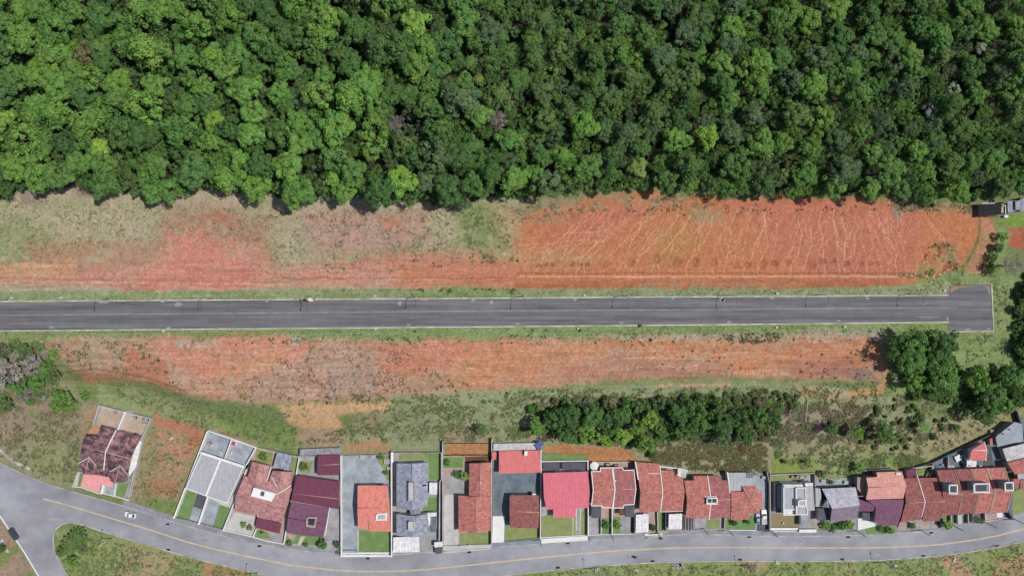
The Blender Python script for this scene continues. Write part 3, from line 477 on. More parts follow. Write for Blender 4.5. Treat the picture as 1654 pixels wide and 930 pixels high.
# ------------------------------------------------------------------ houses
def seg_dist(p, a, b):
    d = (b-a).normalized(); return abs((p.x-a.x)*d.y-(p.y-a.y)*d.x)
class House:
    def keep(s, q):
        q = [Vector((p[0], p[1], 0)) for p in q]; n = len(q)
        if sum(q[i].x*q[(i+1) % n].y-q[(i+1) % n].x*q[i].y for i in range(n)) < 0: q.reverse()
        s.edges += [(q[i], q[(i+1) % n]) for i in range(n) if (q[(i+1) % n]-q[i]).length > 1.6]
    def __init__(s, name, label, cat, at, group=None):
        s.root = empty(name, P(at[0], at[1], 0)); tag(s.root, label, cat, group); s.fn = lambda x, y: 3.0; s.wmat = M['cream']; s.edges = []
    def gable(s, outline, ridge, mat, wall=None, he=3.0, hr=4.7, z0=0.0, part='roof', t=.14, body=True, cap=None, inset=.4):
        wall = wall or s.wmat; he += .45; hr += .5
        r0 = P(*ridge[0], hr); r1 = P(*ridge[1], hr)
        md = max(seg_dist(P(x, y, he), r0, r1) for x, y in outline); pt = (hr-he)/md
        def solve(x, y):
            h = he
            for _ in range(6): p = P(x, y, h); h = hr-pt*seg_dist(p, r0, r1)
            return P(x, y, h)
        s.fn = lambda x, y: solve(x, y).z
        (ax, ay), (bx, by) = ridge; L = math.hypot(bx-ax, by-ay)
        def side(q): return ((bx-ax)*(q[1]-ay)-(by-ay)*(q[0]-ax))/L
        mb = MB(); wb = MB(); al = [P(x, y, he) for x, y in outline]; cen = sum(al, Vector())/len(al)
        for sg in (1, -1):
            out = []
            for i, q in enumerate(outline):
                n = outline[(i+1) % len(outline)]; d0 = side(q)*sg; d1 = side(n)*sg
                if d0 >= -.6: out.append(q)
                if (d0 > .6 and d1 < -.6) or (d0 < -.6 and d1 > .6):
                    k = d0/(d0-d1); out.append((q[0]+(n[0]-q[0])*k, q[1]+(n[1]-q[1])*k))
            if len(out) < 3: continue
            pts = [solve(*q) for q in out]
            mb.slab(pts, [p-Vector((0, 0, t)) for p in pts])
            if body:
                tp = []
                for p in pts:
                    v = Vector((cen.x-p.x, cen.y-p.y, 0)); p2 = p+v*min(.45, inset*1.3/max(v.length, .1)); p2.z = hr-pt*seg_dist(p2, r0, r1)-t-.02; tp.append(p2)
                wb.slab(tp, [Vector((p.x, p.y, z0)) for p in tp]); s.keep(tp)
        o = mb.build(part, mat, s.root)
        if body: wb.build('wall', wall, s.root)
        if cap:
            c = MB(); c.tube([r0+(r1-r0)*.01+Vector((0, 0, .02)), r1-(r1-r0)*.01+Vector((0, 0, .02))], .13, 6); c.build('ridge_cap', cap, o)
        return o
    def hip(s, outline, apex, mat, he=3.0, hr=4.5, wall=None, part='roof', z0=0.0):
        a = P(*apex, hr); pts = [P(x, y, he) for x, y in outline]; mb = MB(); n = len(pts); i0 = 0; cap = MB()
        for i in range(n):
            p, q = pts[i], pts[(i+1) % n]; f = [p, q, a] if (q-p).cross(a-p).z > 0 else [q, p, a]
            mb.face(f); d = Vector((0, 0, -.14)); mb.face([p, q, q+d, p+d])
            cap.tube([p+Vector((0, 0, .03)), a+Vector((0, 0, .03))], .1, 5)
        o = mb.build(part, mat, s.root); cap.build('ridge_cap', M['cap'], o)
        cen = sum(pts, Vector())/n; wb = MB(); wb.prism([(cen.x+(p.x-cen.x)*.9, cen.y+(p.y-cen.y)*.9) for p in pts], z0, he-.16); wb.build('wall', wall or s.wmat, s.root)
        return o
    def flat(s, outline, h, mat, wall=None, parapet=None, ph=.35, pw=.28, t=.16, body=True, part='roof', z0=0.0, tilt=(0, 0)):
        pts = [P(x, y, h) for x, y in outline]; cen = sum(pts, Vector())/len(pts)
        for p in pts: p.z += tilt[0]*(p.x-cen.x)+tilt[1]*(p.y-cen.y)
        mb = MB(); mb.slab(pts, [p-Vector((0, 0, t)) for p in pts]); o = mb.build(part, mat, s.root)
        if body:
            wb = MB(); q = []
            for p in pts:
                v = Vector((cen.x-p.x, cen.y-p.y, 0)); q.append(p+v*min(.3, (.12 if parapet else .3)/max(v.length, .1)))
            zt = min(p.z for p in pts)-t-.01; wb.prism([(p.x, p.y) for p in q], z0, zt); s.keep(q); wb.build('wall', wall or s.wmat, s.root)
        elif body is False: pass
        if parapet:
            pb = MB()
            for i in range(len(pts)): pb.bar(pts[i]-Vector((0, 0, .02)), pts[(i+1) % len(pts)]-Vector((0, 0, .02)), pw, ph+.013*(i % 3))
            pb.build('parapet', parapet, s.root)
        return o
    def canopy(s, outline, h, mat, tilt=(0, 0), posts=True, part='canopy'):
        o = s.flat(outline, h, mat, body=False, t=.1, part=part, tilt=tilt)
        if posts:
            pts = [P(x, y, h) for x, y in outline]; cen = sum(pts, Vector())/len(pts)
            for p in pts[:4]:
                q = p+(cen-p)*.06; mb = MB(); zt = h-.12+tilt[0]*(q.x-cen.x)+tilt[1]*(q.y-cen.y); mb.box((q.x, q.y, zt/2), (.14, .14, zt)); mb.build('post', M['metal'], o)
        return o
    def line(s, pts, mat=None, wd=.28, ht=.28, part='parapet', h=None):
        mb = MB(); q = []
        for x, y in pts:
            z = h if h is not None else s.fn(x, y); q.append(P(x, y, z+ht*.6)+Vector((0, 0, -ht*.9)))
        for i in range(len(q)-1): mb.bar(q[i], q[i+1], wd, ht)
        return mb.build(part, mat or M['white'], s.root)
    def box(s, quad, z0, z1, mat, part, rim=None, top=None):
        pts = [P(x, y, z1) for x, y in quad]; mb = MB(); mb.prism([(p.x, p.y) for p in pts], z0, z1); o = mb.build(part, mat, s.root)
        if rim:
            rb = MB()
            for i in range(len(pts)): rb.bar(pts[i]+Vector((0, 0, -.1)), pts[(i+1) % len(pts)]+Vector((0, 0, -.1)), .3, .32+.011*(i % 3))
            rb.build('rim', rim, o)
        if top:
            c = sum(pts, Vector())/len(pts); tb = MB(); tb.prism([(c.x+(p.x-c.x)*.7, c.y+(p.y-c.y)*.7) for p in pts], z1+.003, z1+.05); tb.build('pane', top, o)
        return o
    def front(s, a, b, door=.3, wins=(.68,), z=0.0, glass=True):
        """door and windows in the wall between ground points a and b (photo pixels at street level), facing right of a->b"""
        A = P(*a, 0); B = P(*b, 0); d = (B-A).normalized(); mid = (A+B)/2
        if s.edges:
            e = min(s.edges, key=lambda e: ((e[0]+e[1])/2-mid).length+12*(1-(e[1]-e[0]).normalized().dot(d))); A, B = e
        d = B-A; L = d.length; d.normalize(); n = Vector((d.y, -d.x, 0)); rz = math.atan2(d.y, d.x)
        if L < 3.2: wins = wins[:1] if door is None else ()
        if door is not None:
            c = A+d*L*door+n*.05; mb = MB(); mb.box((c.x, c.y, z+1.05), (.95, .08, 2.1), rz); o = mb.build('door', M['wood'], s.root)
            c2 = c+d*.36+n*.06; hb = MB(); hb.box((c2.x, c2.y, z+1.05), (.12, .06, .05), rz); hb.build('handle', M['metal'], o)
        for wq in wins:
            c = A+d*L*wq+n*.04; mb = MB(); mb.box((c.x, c.y, z+1.6), (1.5, .08, 1.2), rz); o = mb.build('window', M['white'], s.root)
            c2 = c+n*.045; gb = MB(); gb.box((c2.x, c2.y, z+1.6), (1.3, .03, 1.0), rz); gb.build('pane', M['glass'], o)
def wall(label, pts, h=2.0, wd=.2, mat=None, name='boundary_wall', z0=0.0, group=None, cat='wall'):
    mb = MB(); q = [P(x, y, h) for x, y in pts]
    for i in range(len(q)-1): mb.bar((q[i].x, q[i].y, z0), (q[i+1].x, q[i+1].y, z0), wd, h-z0+.011*(i % 3))
    c = sum(q, Vector())/len(q); o = mb.build(name, mat or M['white']); tag(o, label, cat, group); return o
def fence(label, pts, h=1.7, step=2.2, mat=None, z0=0.05, name='boundary_fence'):
    root = empty(name, P(*pts[0], 0)); tag(root, label, 'fence'); q = [P(x, y, h) for x, y in pts]; mb = MB(); pb = MB()
    for i in range(len(q)-1):
        a, b = q[i], q[i+1]; n = max(1, int((b-a).length/step)); mb.bar((a.x, a.y, z0+.1), (b.x, b.y, z0+.1), .05, h-.35)
        for k in range(n+1):
            p = a+(b-a)*k/n; pp = MB(); pp.box((p.x, p.y, z0+h/2), (.16, .16, h)); pp.build('post', M['galv'], root)
    mb.build('panel', mat or M['metal'], root); return root
def gate(label, a, b, h=1.7, mat=None, name='gate'):
    A = P(*a, h); B = P(*b, h); mb = MB(); d = B-A; n = max(2, int(d.length/.35))
    mb.bar((A.x, A.y, .2), (B.x, B.y, .2), .07, .1); mb.bar((A.x, A.y, h-.1), (B.x, B.y, h-.1), .07, .1)
    for k in range(n+1):
        p = A+d*k/n; mb.box((p.x, p.y, .2+(h-.2)/2), (.12, .05, h-.23), math.atan2(d.y, d.x))
    o = mb.build(name, mat or M['metal']); tag(o, label, 'gate'); return o
Y1, Y2, Y3 = .17, .2, .23
yard = lambda pts, mat, z=Y1, name='yard_paving': sheet(name, pts, z, mat, .25)
lawn = lambda pts, mat='lawn', z=Y2: sheet('lawn', pts, z, M[mat], .25)

# 1 twin house at the left, blackened tiles, turned on its lot
yard(f6((325, 85), (780, 200), (700, 390), (590, 880), (540, 895), (95, 790), (150, 655), (200, 420), (275, 245)), M['grey'], Y1-.02)
yard(f6((325, 85), (552, 142), (490, 298), (275, 245)), M['tan']); yard(f6((558, 142), (778, 200), (700, 375), (500, 302)), M['tan'])
sheet('bare_soil', f6((275, 250), (345, 268), (310, 355), (215, 345)), Y3, surf('pale_red_soil', 'd09a7c', 'c08868'))
lawn(f6((152, 672), (195, 690), (165, 795), (138, 785))); lawn(f6((482, 765), (585, 765), (552, 890), (468, 868)))
yard(f6((372, 780), (470, 780), (455, 878), (352, 850)), M['slate'], Y2); yard(f6((135, 665), (160, 670), (136, 798), (92, 792)), M['ltgrey'], Y3)
h = House('twin_house', 'twin house with blackened pink tiled roof and coral carport, left end of the row', 'house', f6(370, 620)); h.wmat = M['cream']
h.gable(f6((345, 262), (695, 355), (650, 450), (605, 550), (575, 745), (150, 662), (170, 437), (215, 345), (315, 352)), f6((170, 437), (605, 550)), M['burnt'], he=3.0, hr=4.9, cap=M['cap'])
h.line(f6((478, 298), (385, 487), (370, 645))); h.line(f6((152, 588), (238, 540), (300, 615)), wd=.2); h.line(f6((430, 662), (510, 613), (592, 705)), wd=.2)
for q, r in ((f6((155, 590), (238, 545), (298, 618), (280, 692), (190, 686)), f6((238, 545), (205, 690))), (f6((433, 665), (510, 618), (590, 705), (570, 755), (465, 765), (420, 742)), f6((510, 618), (468, 765)))):
    h.gable(q, r, M['burnt'], he=4.0, hr=4.75, z0=0.1, part='porch_roof', cap=M['cap'], inset=.5)
h.flat(f6((305, 625), (435, 655), (420, 740), (462, 748), (447, 802), (345, 776), (325, 850), (165, 792), (190, 686), (292, 692)), 3.15, M['coral'], body=False, part='carport_roof')
for x, y in ((172, 790), (318, 842), (440, 795)):
    p = P(*f6(x, y), 3.0); b = MB(); b.box((p.x+.1, p.y+.3, 1.45), (.2, .2, 2.9)); b.build('post', M['white'], h.root)
h.flat(f6((690, 388), (705, 400), (655, 620), (590, 712), (600, 545)), 2.9, M['whitesheet'], body=False, part='side_canopy')
h.front(f6(160, 640), f6(360, 680)); h.front(f6(690, 330), f6(360, 250), .2, (.5, .8))
wall('white wall round the tan back yard of the blackened-roof twin house', f6((275, 247), (325, 82), (552, 140), (780, 196), (702, 380), (588, 885)), 2.0, .3, M['ltgrey'])
wall('white wall splitting the tan back yard of the blackened-roof twin house in two', f6((556, 140), (490, 300)), 2.1, .5)
wall('low white front wall before the blackened-roof twin house', f6((92, 795), (165, 800), (325, 858), (355, 852), (455, 878), (552, 905), (590, 915)), .9, .25)
wall('short white wall between driveway and lawn of the blackened-roof twin house', f6((475, 770), (458, 878)), 1.2, .25); wall('white pillar wall by coral carport', f6((368, 780), (350, 850)), 1.4, .8)
def washtub(label, x, y, mat, s=.8, cat='tub', name='wash_tub'):
    p = P(x, y, .6); b = MB(); b.box((p.x, p.y, .6), (s*1.2, s, .9)); r = b.build(name, mat); tag(r, label, cat)
    b = MB(); b.box((p.x, p.y, 1.07), (s*1.0, s*.8, .03)); b.build('basin', M['grey'], r); return r
washtub('white and pink wash tub on tan yard of the blackened-roof house', *f6(468, 140), M['pink']); washtub('white wash tub beside grey box on the tan yard', *f6(620, 185), M['white']); washtub('grey box on the tan yard behind the blackened-roof house', *f6(648, 187), M['dkgrey'], .8, 'box', 'storage_box')
washtub('brown square hatch in the corner of the tan yard', *f6(742, 212), M['wood'], 1.6, 'hatch', 'cellar_hatch'); washtub('small pale block behind the tan yard wall', *f6(602, 138), M['cream'], 1.4, 'block', 'water_meter_block')

# 2 modern grey twin
yard(c2((360, 68), (688, 180), (465, 745), (130, 655)), M['ltgrey'], Y1-.02); yard(c2((362, 72), (522, 124), (478, 240), (318, 200)), M['slate'], Y1); yard(c2((526, 124), (686, 180), (625, 292), (486, 244)), M['slate'], Y1)
lawn(c2((212, 465), (287, 490), (237, 672), (145, 655))); lawn(c2((442, 568), (512, 590), (467, 732), (398, 714)))
yard(c2((290, 490), (352, 512), (320, 602), (263, 582)), M['dkgrey'], Y2); yard(c2((262, 584), (320, 604), (296, 694), (238, 674)), M['slate'], Y2); yard(c2((362, 518), (442, 566), (398, 716), (314, 694)), M['slate'], Y2)
h = House('twin_house', 'modern flat grey roofed twin house with white parapets', 'house', c2(400, 380)); h.wmat = M['white']
h.flat(c2((320, 218), (446, 262), (348, 505), (215, 455)), 3.3, M['greytile'], parapet=M['white']); h.flat(c2((454, 264), (604, 312), (497, 555), (354, 508)), 3.32, M['greytile'], parapet=M['white'])
h.line(c2((450, 262), (351, 508)), h=3.35, wd=.4, ht=.5); h.line(c2((318, 216), (604, 310)), h=3.3, wd=.75, ht=.35); h.front(c2(215, 470), c2(350, 520), .7, (.3,)); h.front(c2(600, 300), c2(320, 215), .3, (.15, .5, .85))
wall('white wall along the left side of the modern grey twin house', c2((360, 65), (130, 658)), 2.0, .45); wall('white wall behind the modern grey twin house', c2((360, 65), (525, 120), (690, 180), (625, 295)), 2.0, .3)
wall('white wall splitting the back yard of the modern grey twin house', c2((525, 122), (478, 250)), 2.0, .3); wall('white wall splitting the front yard of the modern grey twin house', c2((362, 515), (300, 700)), 1.6, .55); wall('white wall on the right side of the modern grey twin house', c2((625, 330), (532, 580), (465, 745)), 1.9, .3)
gate('dark gate before the left half of the modern grey twin house', c2(132, 655), c2(296, 697), 1.4); gate('dark gate before the right half of the modern grey twin house', c2(308, 700), c2(465, 742), 1.4)
washtub('white box with red lid by the middle wall of the grey twin house', *c2(540, 148), M['white'], 1.7, 'box', 'storage_box'); b = MB(); p = P(*c2(536, 152), 1.1); b.box((p.x, p.y, 1.16), (1.2, 1.2, .16)); tag(b.build('red_board', M['redthing']), 'red square lid on the white box behind the grey twin house', 'board')
for (x, y, l, m_) in ((372, 150, 'small red item in the left back yard of the grey twin house', 'redthing'), (385, 165, 'white chair in the left back yard of the grey twin house', 'white'), (442, 220, 'white tub by the back wall of the grey twin house', 'white'), (515, 215, 'white ladder-like item in the right back yard of the grey twin house', 'white')):
    washtub(l, *c2(x, y), M[m_], .8 if y < 200 else 1.1, 'yard item', 'yard_chair' if 'chair' in l else 'yard_tub')

# 3 red tiled twin with skylight box
yard(c2((690, 180), (985, 250), (880, 838), (470, 745), (530, 580), (625, 300)), M['pink'], Y1-.02); yard(c2((545, 620), (690, 650), (670, 790), (470, 745)), M['ltgrey'], Y1); yard(c2((745, 775), (862, 760), (880, 835), (790, 810)), M['grey'], Y1)
lawn(c2((695, 190), (805, 215), (795, 290), (680, 275)), 'lawn2'); lawn(c2((690, 735), (765, 755), (795, 800), (672, 790))); lawn(c2((930, 235), (980, 250), (965, 350), (925, 335)), 'lawn2')
h = House('twin_house', 'red tiled twin house with a white roof box between the grey twin and maroon house', 'house', c2(740, 520)); h.wmat = M['cream']
h.gable(c2((610, 372), (770, 405), (920, 440), (936, 462), (897, 590), (868, 690), (715, 658), (700, 642), (543, 610), (553, 512)), c2((553, 512), (897, 585)), M['pinkred'], he=3.0, hr=5.0, cap=M['cap'])
h.gable(c2((665, 275), (785, 306), (765, 380), (770, 405), (655, 450), (638, 372)), c2((715, 288), (683, 440)), M['pinkred'], he=3.1, hr=4.3, part='wing_roof', cap=M['cap'], inset=.5); h.gable(c2((806, 336), (936, 346), (930, 445), (838, 465), (780, 400)), c2((872, 342), (842, 462)), M['pinkred'], he=3.1, hr=4.3, part='wing_roof', cap=M['cap'], inset=.5)
h.line(c2((792, 322), (768, 400), (738, 480), (718, 560), (702, 648))); h.line(c2((635, 375), (662, 440)), wd=.16, ht=.16); h.line(c2((690, 425), (765, 378)), wd=.16, ht=.16); h.line(c2((802, 385), (838, 460)), wd=.16, ht=.16); h.line(c2((832, 500), (930, 440)), wd=.22, ht=.2)
h.box(c2((675, 452), (826, 492), (797, 548), (655, 510)), 3.5, 5.9, M['white'], 'roof_box', top=None); h.box(c2((728, 478), (748, 485), (742, 512), (720, 506)), 5.9, 6.3, M['dkgrey'], 'water_tank')
h.flat(c2((700, 650), (866, 696), (852, 766), (684, 725)), 2.8, M['maroon'], body=False, part='porch_roof'); h.front(c2(550, 600), c2(700, 630)); h.front(c2(930, 440), c2(640, 370), .2, (.5, .8))
h = House('garden_shed', 'weathered grey sheet shed behind the red tiled twin house', 'shed', c2(870, 275)); h.wmat = M['grey']; h.flat(c2((836, 210), (940, 232), (914, 340), (806, 312)), 2.5, M['dkfibre'], tilt=(0, .06))
wall('white wall between the red tiled twin and the maroon house', c2((985, 248), (940, 500), (880, 835)), 1.9, .25); wall('pale back wall of the red tiled twin house', c2((690, 182), (820, 210), (985, 246)), 1.8, .3, M['cream']); wall('low white front wall of the red tiled twin house', c2((470, 745), (560, 762), (670, 790), (760, 815), (880, 838)), .9, .25); wall('white wall splitting the front yard of the red tiled twin', c2((692, 735), (670, 790)), 1.3, .25)

# 4 maroon house
yard(c3((185, 165), (490, 160), (490, 840), (90, 790), (130, 480)), M['grey'], Y1-.02); lawn(c3((205, 720), (372, 745), (378, 800), (90, 785), (105, 712)), 'lawn'); lawn(c3((195, 200), (290, 195), (265, 285), (192, 270)), 'lawn2')
yard(c3((105, 715), (170, 722), (150, 765), (125, 758)), M['pink'], Y3); yard(c3((205, 732), (237, 735), (198, 797), (180, 792)), M['cream'], Y3); yard(c3((412, 545), (478, 545), (476, 832), (388, 812)), M['grey'], Y2)
h = House('garden_shed', 'maroon gabled shed behind the maroon house', 'shed', c3(400, 225)); h.gable(c3((325, 152), (482, 150), (478, 296), (318, 296)), c3((321, 226), (480, 218)), M['maroon'], he=2.6, hr=3.7, cap=M['pink'])
h.flat(c3((195, 112), (482, 100), (482, 148), (195, 155)), 2.3, M['fibre'], part='lean_to_roof', tilt=(0, -.05))
h = House('maroon_house', 'maroon sheet roofed house with dark purple front wing and square roof hatch', 'house', c3(310, 450)); h.wmat = M['cream']
h.gable(c3((175, 300), (478, 345), (478, 540), (130, 482)), c3((150, 428), (476, 466)), M['maroon'], he=3.2, hr=4.7, cap=M['pink']); h.gable(c3((135, 490), (408, 526), (380, 660), (360, 742), (100, 708), (112, 600)), c3((112, 602), (382, 650)), M['purple'], he=3.1, hr=4.5, cap=M['maroon'])
h.line(c3((132, 482), (410, 526), (378, 722)), h=3.6, wd=.22); h.line(c3((428, 462), (478, 405)), wd=.14, ht=.14); h.line(c3((428, 462), (456, 500)), wd=.14, ht=.14); h.line(c3((215, 608), (212, 720)), M['maroon'], wd=.15, ht=.12, part='valley'); h.box(c3((247, 595), (318, 597), (304, 668), (245, 660)), 3.6, 5.2, M['pink'], 'roof_hatch', rim=M['pink'], top=M['glass']); h.front(c3(105, 690), c3(360, 725)); h.front(c3(470, 335), c3(180, 290), None, (.3, .7))
wall('white wall between the maroon house and the orange roofed house', c3((490, 158), (492, 880)), 2.0, .3); wall('back wall of the maroon house lot', c3((185, 160), (325, 158)), 1.9, .2, M['grey'])

# 5 orange roofed house on a slate lot
yard(c3((496, 162), (845, 152), (848, 850), (496, 850)), M['slate'], Y1-.02); lawn(c3((617, 685), (842, 700), (840, 842), (617, 840))); sheet('bright_pavement', c3((492, 852), (858, 848), (860, 880), (492, 882)), .155, M['brightwhite'], .2)
lawn(c3((760, 160), (840, 155), (845, 330), (815, 330), (800, 250), (750, 200)), 'lawn2')
h = House('orange_house', 'single house with bright orange tiled roof on a blue-grey yard', 'house', c3(720, 540)); h.wmat = M['cream']
h.gable(c3((610, 370), (822, 370), (840, 560), (846, 700), (690, 698), (688, 680), (612, 680), (608, 540)), c3((608, 530), (840, 530)), M['orange'], he=3.1, hr=4.9, cap=M['orange']); h.line(c3((686, 588), (688, 690)), M['burnt'], wd=.18, ht=.1, part='valley'); h.box(c3((745, 575), (820, 570), (816, 614), (742, 616)), 3.6, 5.0, M['white'], 'skylight', rim=M['white'], top=M['greytile']); h.front(c3(620, 655), c3(840, 670)); h.front(c3(815, 352), c3(615, 352), .3, (.6,))
wall('white wall between the orange roofed house and the grey slate house', c3((850, 148), (852, 880)), 2.2, .3); wall('back wall of the blue-grey yard behind the orange roofed house', c3((492, 158), (850, 148)), 1.2, .2, M['grey']); gate('dark gate across the driveway of the orange roofed house', c3(500, 836), c3(606, 836), 1.2); wall('thin white wall between driveway and lawn of the orange roofed house', c3((612, 690), (612, 838)), .5, .2)
fence('white front fence with dark posts before the orange roofed house', c3((616, 846), (848, 850)), 1.1, 2.6, M['white'])
washtub('white box at the back wall of the orange roofed house', *c3(640, 166), M['white'], 1.0, 'box', 'storage_box'); washtub('white tub beside plants at the back of the orange roofed house', *c3(715, 165), M['white'], .9, 'tub', 'wash_tub'); washtub('pale square water tank in the back corner of the orange house lot', *c3(820, 196), M['ltgrey'], 1.5, 'tank', 'water_tank'); washtub('pale green tub along the wall right of the orange roofed house', *c3(832, 245), M['ltgrey'], .9)

# 6 grey slate house
yard(c4((60, 140), (410, 140), (412, 855), (60, 850)), M['grey'], Y1-.02); lawn(c4((320, 140), (412, 140), (404, 332), (320, 332))); lawn(c4((110, 145), (320, 142), (318, 190), (110, 190)), 'lawn2', Y2-.01); lawn(c4((315, 455), (378, 455), (378, 562), (268, 562)))
h = House('slate_house', 'dark grey weathered roof house in two gabled blocks with white annexes', 'house', c4(200, 450)); h.wmat = M['white']
h.gable(c4((90, 212), (200, 216), (316, 206), (312, 520), (200, 545), (90, 538)), c4((200, 214), (196, 542)), M['dkfibre'], he=3.4, hr=4.8, cap=M['fibre']); h.gable(c4((90, 572), (204, 590), (314, 572), (310, 715), (202, 740), (90, 728)), c4((205, 580), (202, 738)), M['dkfibre'], he=3.2, hr=4.5, cap=M['fibre'])
h.flat(c4((185, 540), (262, 532), (262, 575), (190, 580)), 3.2, M['fibre'], part='link_roof'); h.box(c4((177, 345), (216, 348), (216, 482), (177, 482)), 3.8, 6.0, M['ltgrey'], 'roof_box', rim=M['fibre']); h.box(c4((178, 627), (217, 630), (217, 690), (178, 690)), 3.6, 5.6, M['ltgrey'], 'roof_box', rim=M['ltgrey']); h.line(c4((222, 378), (298, 368)), M['shade'], wd=.5, ht=.1, part='roof_vent')
h.flat(c4((325, 350), (382, 350), (380, 435), (325, 435)), 2.9, M['whitesheet'], wall=M['white'], part='annex_roof'); h.flat(c4((310, 565), (378, 563), (376, 588), (330, 590), (330, 655), (318, 655)), 2.9, M['whitesheet'], part='annex_roof'); h.flat(c4((332, 590), (376, 590), (376, 702), (332, 702)), 2.6, M['slate2'], part='annex_roof'); h.flat(c4((312, 640), (330, 640), (330, 702), (312, 702)), 2.5, M['fibre'], part='annex_roof')
h.canopy(c4((66, 740), (252, 735), (256, 845), (66, 850)), 2.7, M['whitesheet'], part='carport_roof'); h.front(c4(95, 705), c4(205, 710)); h.front(c4(310, 190), c4(95, 190), None, (.3, .7))
h = House('gatehouse', 'white box gatehouse with grey front beside the grey slate house', 'gatehouse', c4(390, 805)); h.wmat = M['ltgrey']; h.flat(c4((360, 775), (420, 772), (418, 808), (362, 812)), 2.6, M['whitesheet'], wall=M['ltgrey']); h.flat(c4((364, 814), (417, 812), (416, 855), (370, 860)), 2.0, M['dkgrey'], wall=M['dkgrey'], part='lower_roof')
wall('white wall on the right of the grey slate house lot', c4((412, 138), (412, 330), (400, 345), (396, 765)), 2.1, .25, M['ltgrey']); wall('white wall between grey slate house and red tiled long house', c4((420, 60), (422, 800)), 2.1, .25, M['ltgrey']); wall('grey back wall of the grey slate house', c4((58, 138), (412, 136)), 1.8, .2, M['grey']); wall('white wall at the left of the grey slate house back lawn', c4((58, 140), (58, 200)), 2.0, .7)

# 7 red tiled long house, two blocks
yard(c4((426, 160), (770, 160), (772, 800), (426, 800)), M['pink'], Y1-.02); lawn(c4((428, 168), (566, 170), (566, 242), (428, 245))); lawn(c4((545, 712), (762, 702), (760, 795), (545, 798)), 'lawn2'); yard(c4((432, 440), (502, 436), (506, 690), (536, 690), (530, 802), (430, 797)), M['ltgrey'], Y1); yard(c4((440, 300), (585, 300), (585, 432), (436, 435)), M['grey'], Y1); yard(c4((580, 165), (765, 160), (765, 205), (582, 210)), M['wood'], Y1)
sheet('pale_pavement', c4((425, 802), (768, 790), (768, 824), (425, 858)), .155, M['ltgrey'], .2)
h = House('long_house', 'long red tiled house in two blocks beside a bright leafy tree', 'house', c4(670, 450)); h.wmat = M['cream']
h.gable(c4((612, 212), (690, 210), (770, 206), (766, 445), (690, 455), (608, 442)), c4((692, 210), (690, 452)), M['brick'], he=3.1, hr=4.3, cap=M['cap']); h.gable(c4((533, 442), (660, 452), (768, 450), (762, 694), (664, 696), (604, 718), (600, 700), (535, 706)), c4((662, 452), (664, 697)), M['brick'], he=3.3, hr=4.7, cap=M['cap']); h.front(c4(540, 680), c4(660, 675)); h.front(c4(765, 195), c4(612, 195), .3, (.7,))
fence('dark back fence with pale posts behind the red tiled long house', c4((422, 158), (515, 154), (565, 156), (615, 155), (770, 156)), 1.6, 2.6, M['shade']); wall('white wall between red tiled long house and the two-roof red house', c4((772, 40), (770, 800)), 2.1, .25, M['ltgrey']); fence('low front fence with posts before the red tiled long house', c4((428, 805), (540, 802), (600, 797), (765, 790)), 1.1, 2.6, M['ltgrey'])
fence('thin wire fence round the red bank plot behind the red tiled long house', c4((422, 70), (770, 72)), 1.3, 3.4, M['metal'], z0=.4)

# 8 two roof red house on dark slate yard
yard(c5((70, 120), (412, 115), (412, 755), (70, 780)), M['slate2'], Y1-.02); yard(c5((70, 590), (156, 588), (152, 775), (66, 780)), M['brightwhite'], Y2); lawn(c5((158, 655), (402, 672), (402, 752), (156, 770)), 'lawn2'); sheet('blue_grey_pavement', c5((66, 792), (410, 752), (410, 788), (66, 822)), .155, M['bluegrey'], .2)
h = House('back_house', 'single-slope bright red roofed back house on the dark slate yard', 'house', c5(265, 200)); h.wmat = M['white']; h.flat(c5((115, 126), (416, 120), (416, 276), (115, 285)), 3.4, M['redsheet'], tilt=(0, -.08)); h.flat(c5((64, 130), (97, 130), (95, 186), (64, 186)), 2.7, M['redsheet'], part='annex_roof'); h.flat(c5((75, 72), (372, 66), (415, 114), (75, 122)), 2.3, M['ltfibre'], part='lean_to_roof', tilt=(0, .05)); h.box(c5((297, 125), (318, 125), (318, 158), (297, 158)), 3.2, 4.6, M['white'], 'chimney'); h.line(c5((416, 120), (416, 276)), h=3.4, wd=.3)
b = MB(); p = P(*c5(402, 84), 2.6); rg = random.Random(4)
for k in range(7): b.box((p.x+rg.uniform(-.8, .8), p.y+rg.uniform(-.7, .7), 2.62+k*.05), (rg.uniform(.8, 1.7), rg.uniform(.6, 1.4), .12), rg.uniform(0, 3))
tag(b.build('tarp', M['blue']), 'crumpled blue tarp on the back corner of the pale lean-to roof', 'tarp')
h = House('red_house', 'small dark red tiled house in front on the dark slate yard', 'house', c5(300, 555)); h.wmat = M['cream']; h.gable(c5((192, 440), (400, 440), (404, 570), (396, 676), (194, 670), (190, 550)), c5((190, 555), (404, 562)), M['dkred'], he=3.1, hr=4.8, cap=M['cap']); h.line(c5((267, 545), (267, 672)), M['burnt'], wd=.2, ht=.12, part='valley'); h.box(c5((355, 427), (378, 427), (378, 440), (355, 440)), 2.6, 3.4, M['white'], 'vent_box'); h.front(c5(200, 645), c5(395, 650)); h.front(c5(395, 420), c5(196, 420), .3, (.7,))
wall('white wall between the dark slate yard and the rose roofed house', c5((415, 278), (412, 750)), 2.1, .25); gate('low dark gate along the lawn of the small dark red house', c5(156, 772), c5(408, 748), 1.0)

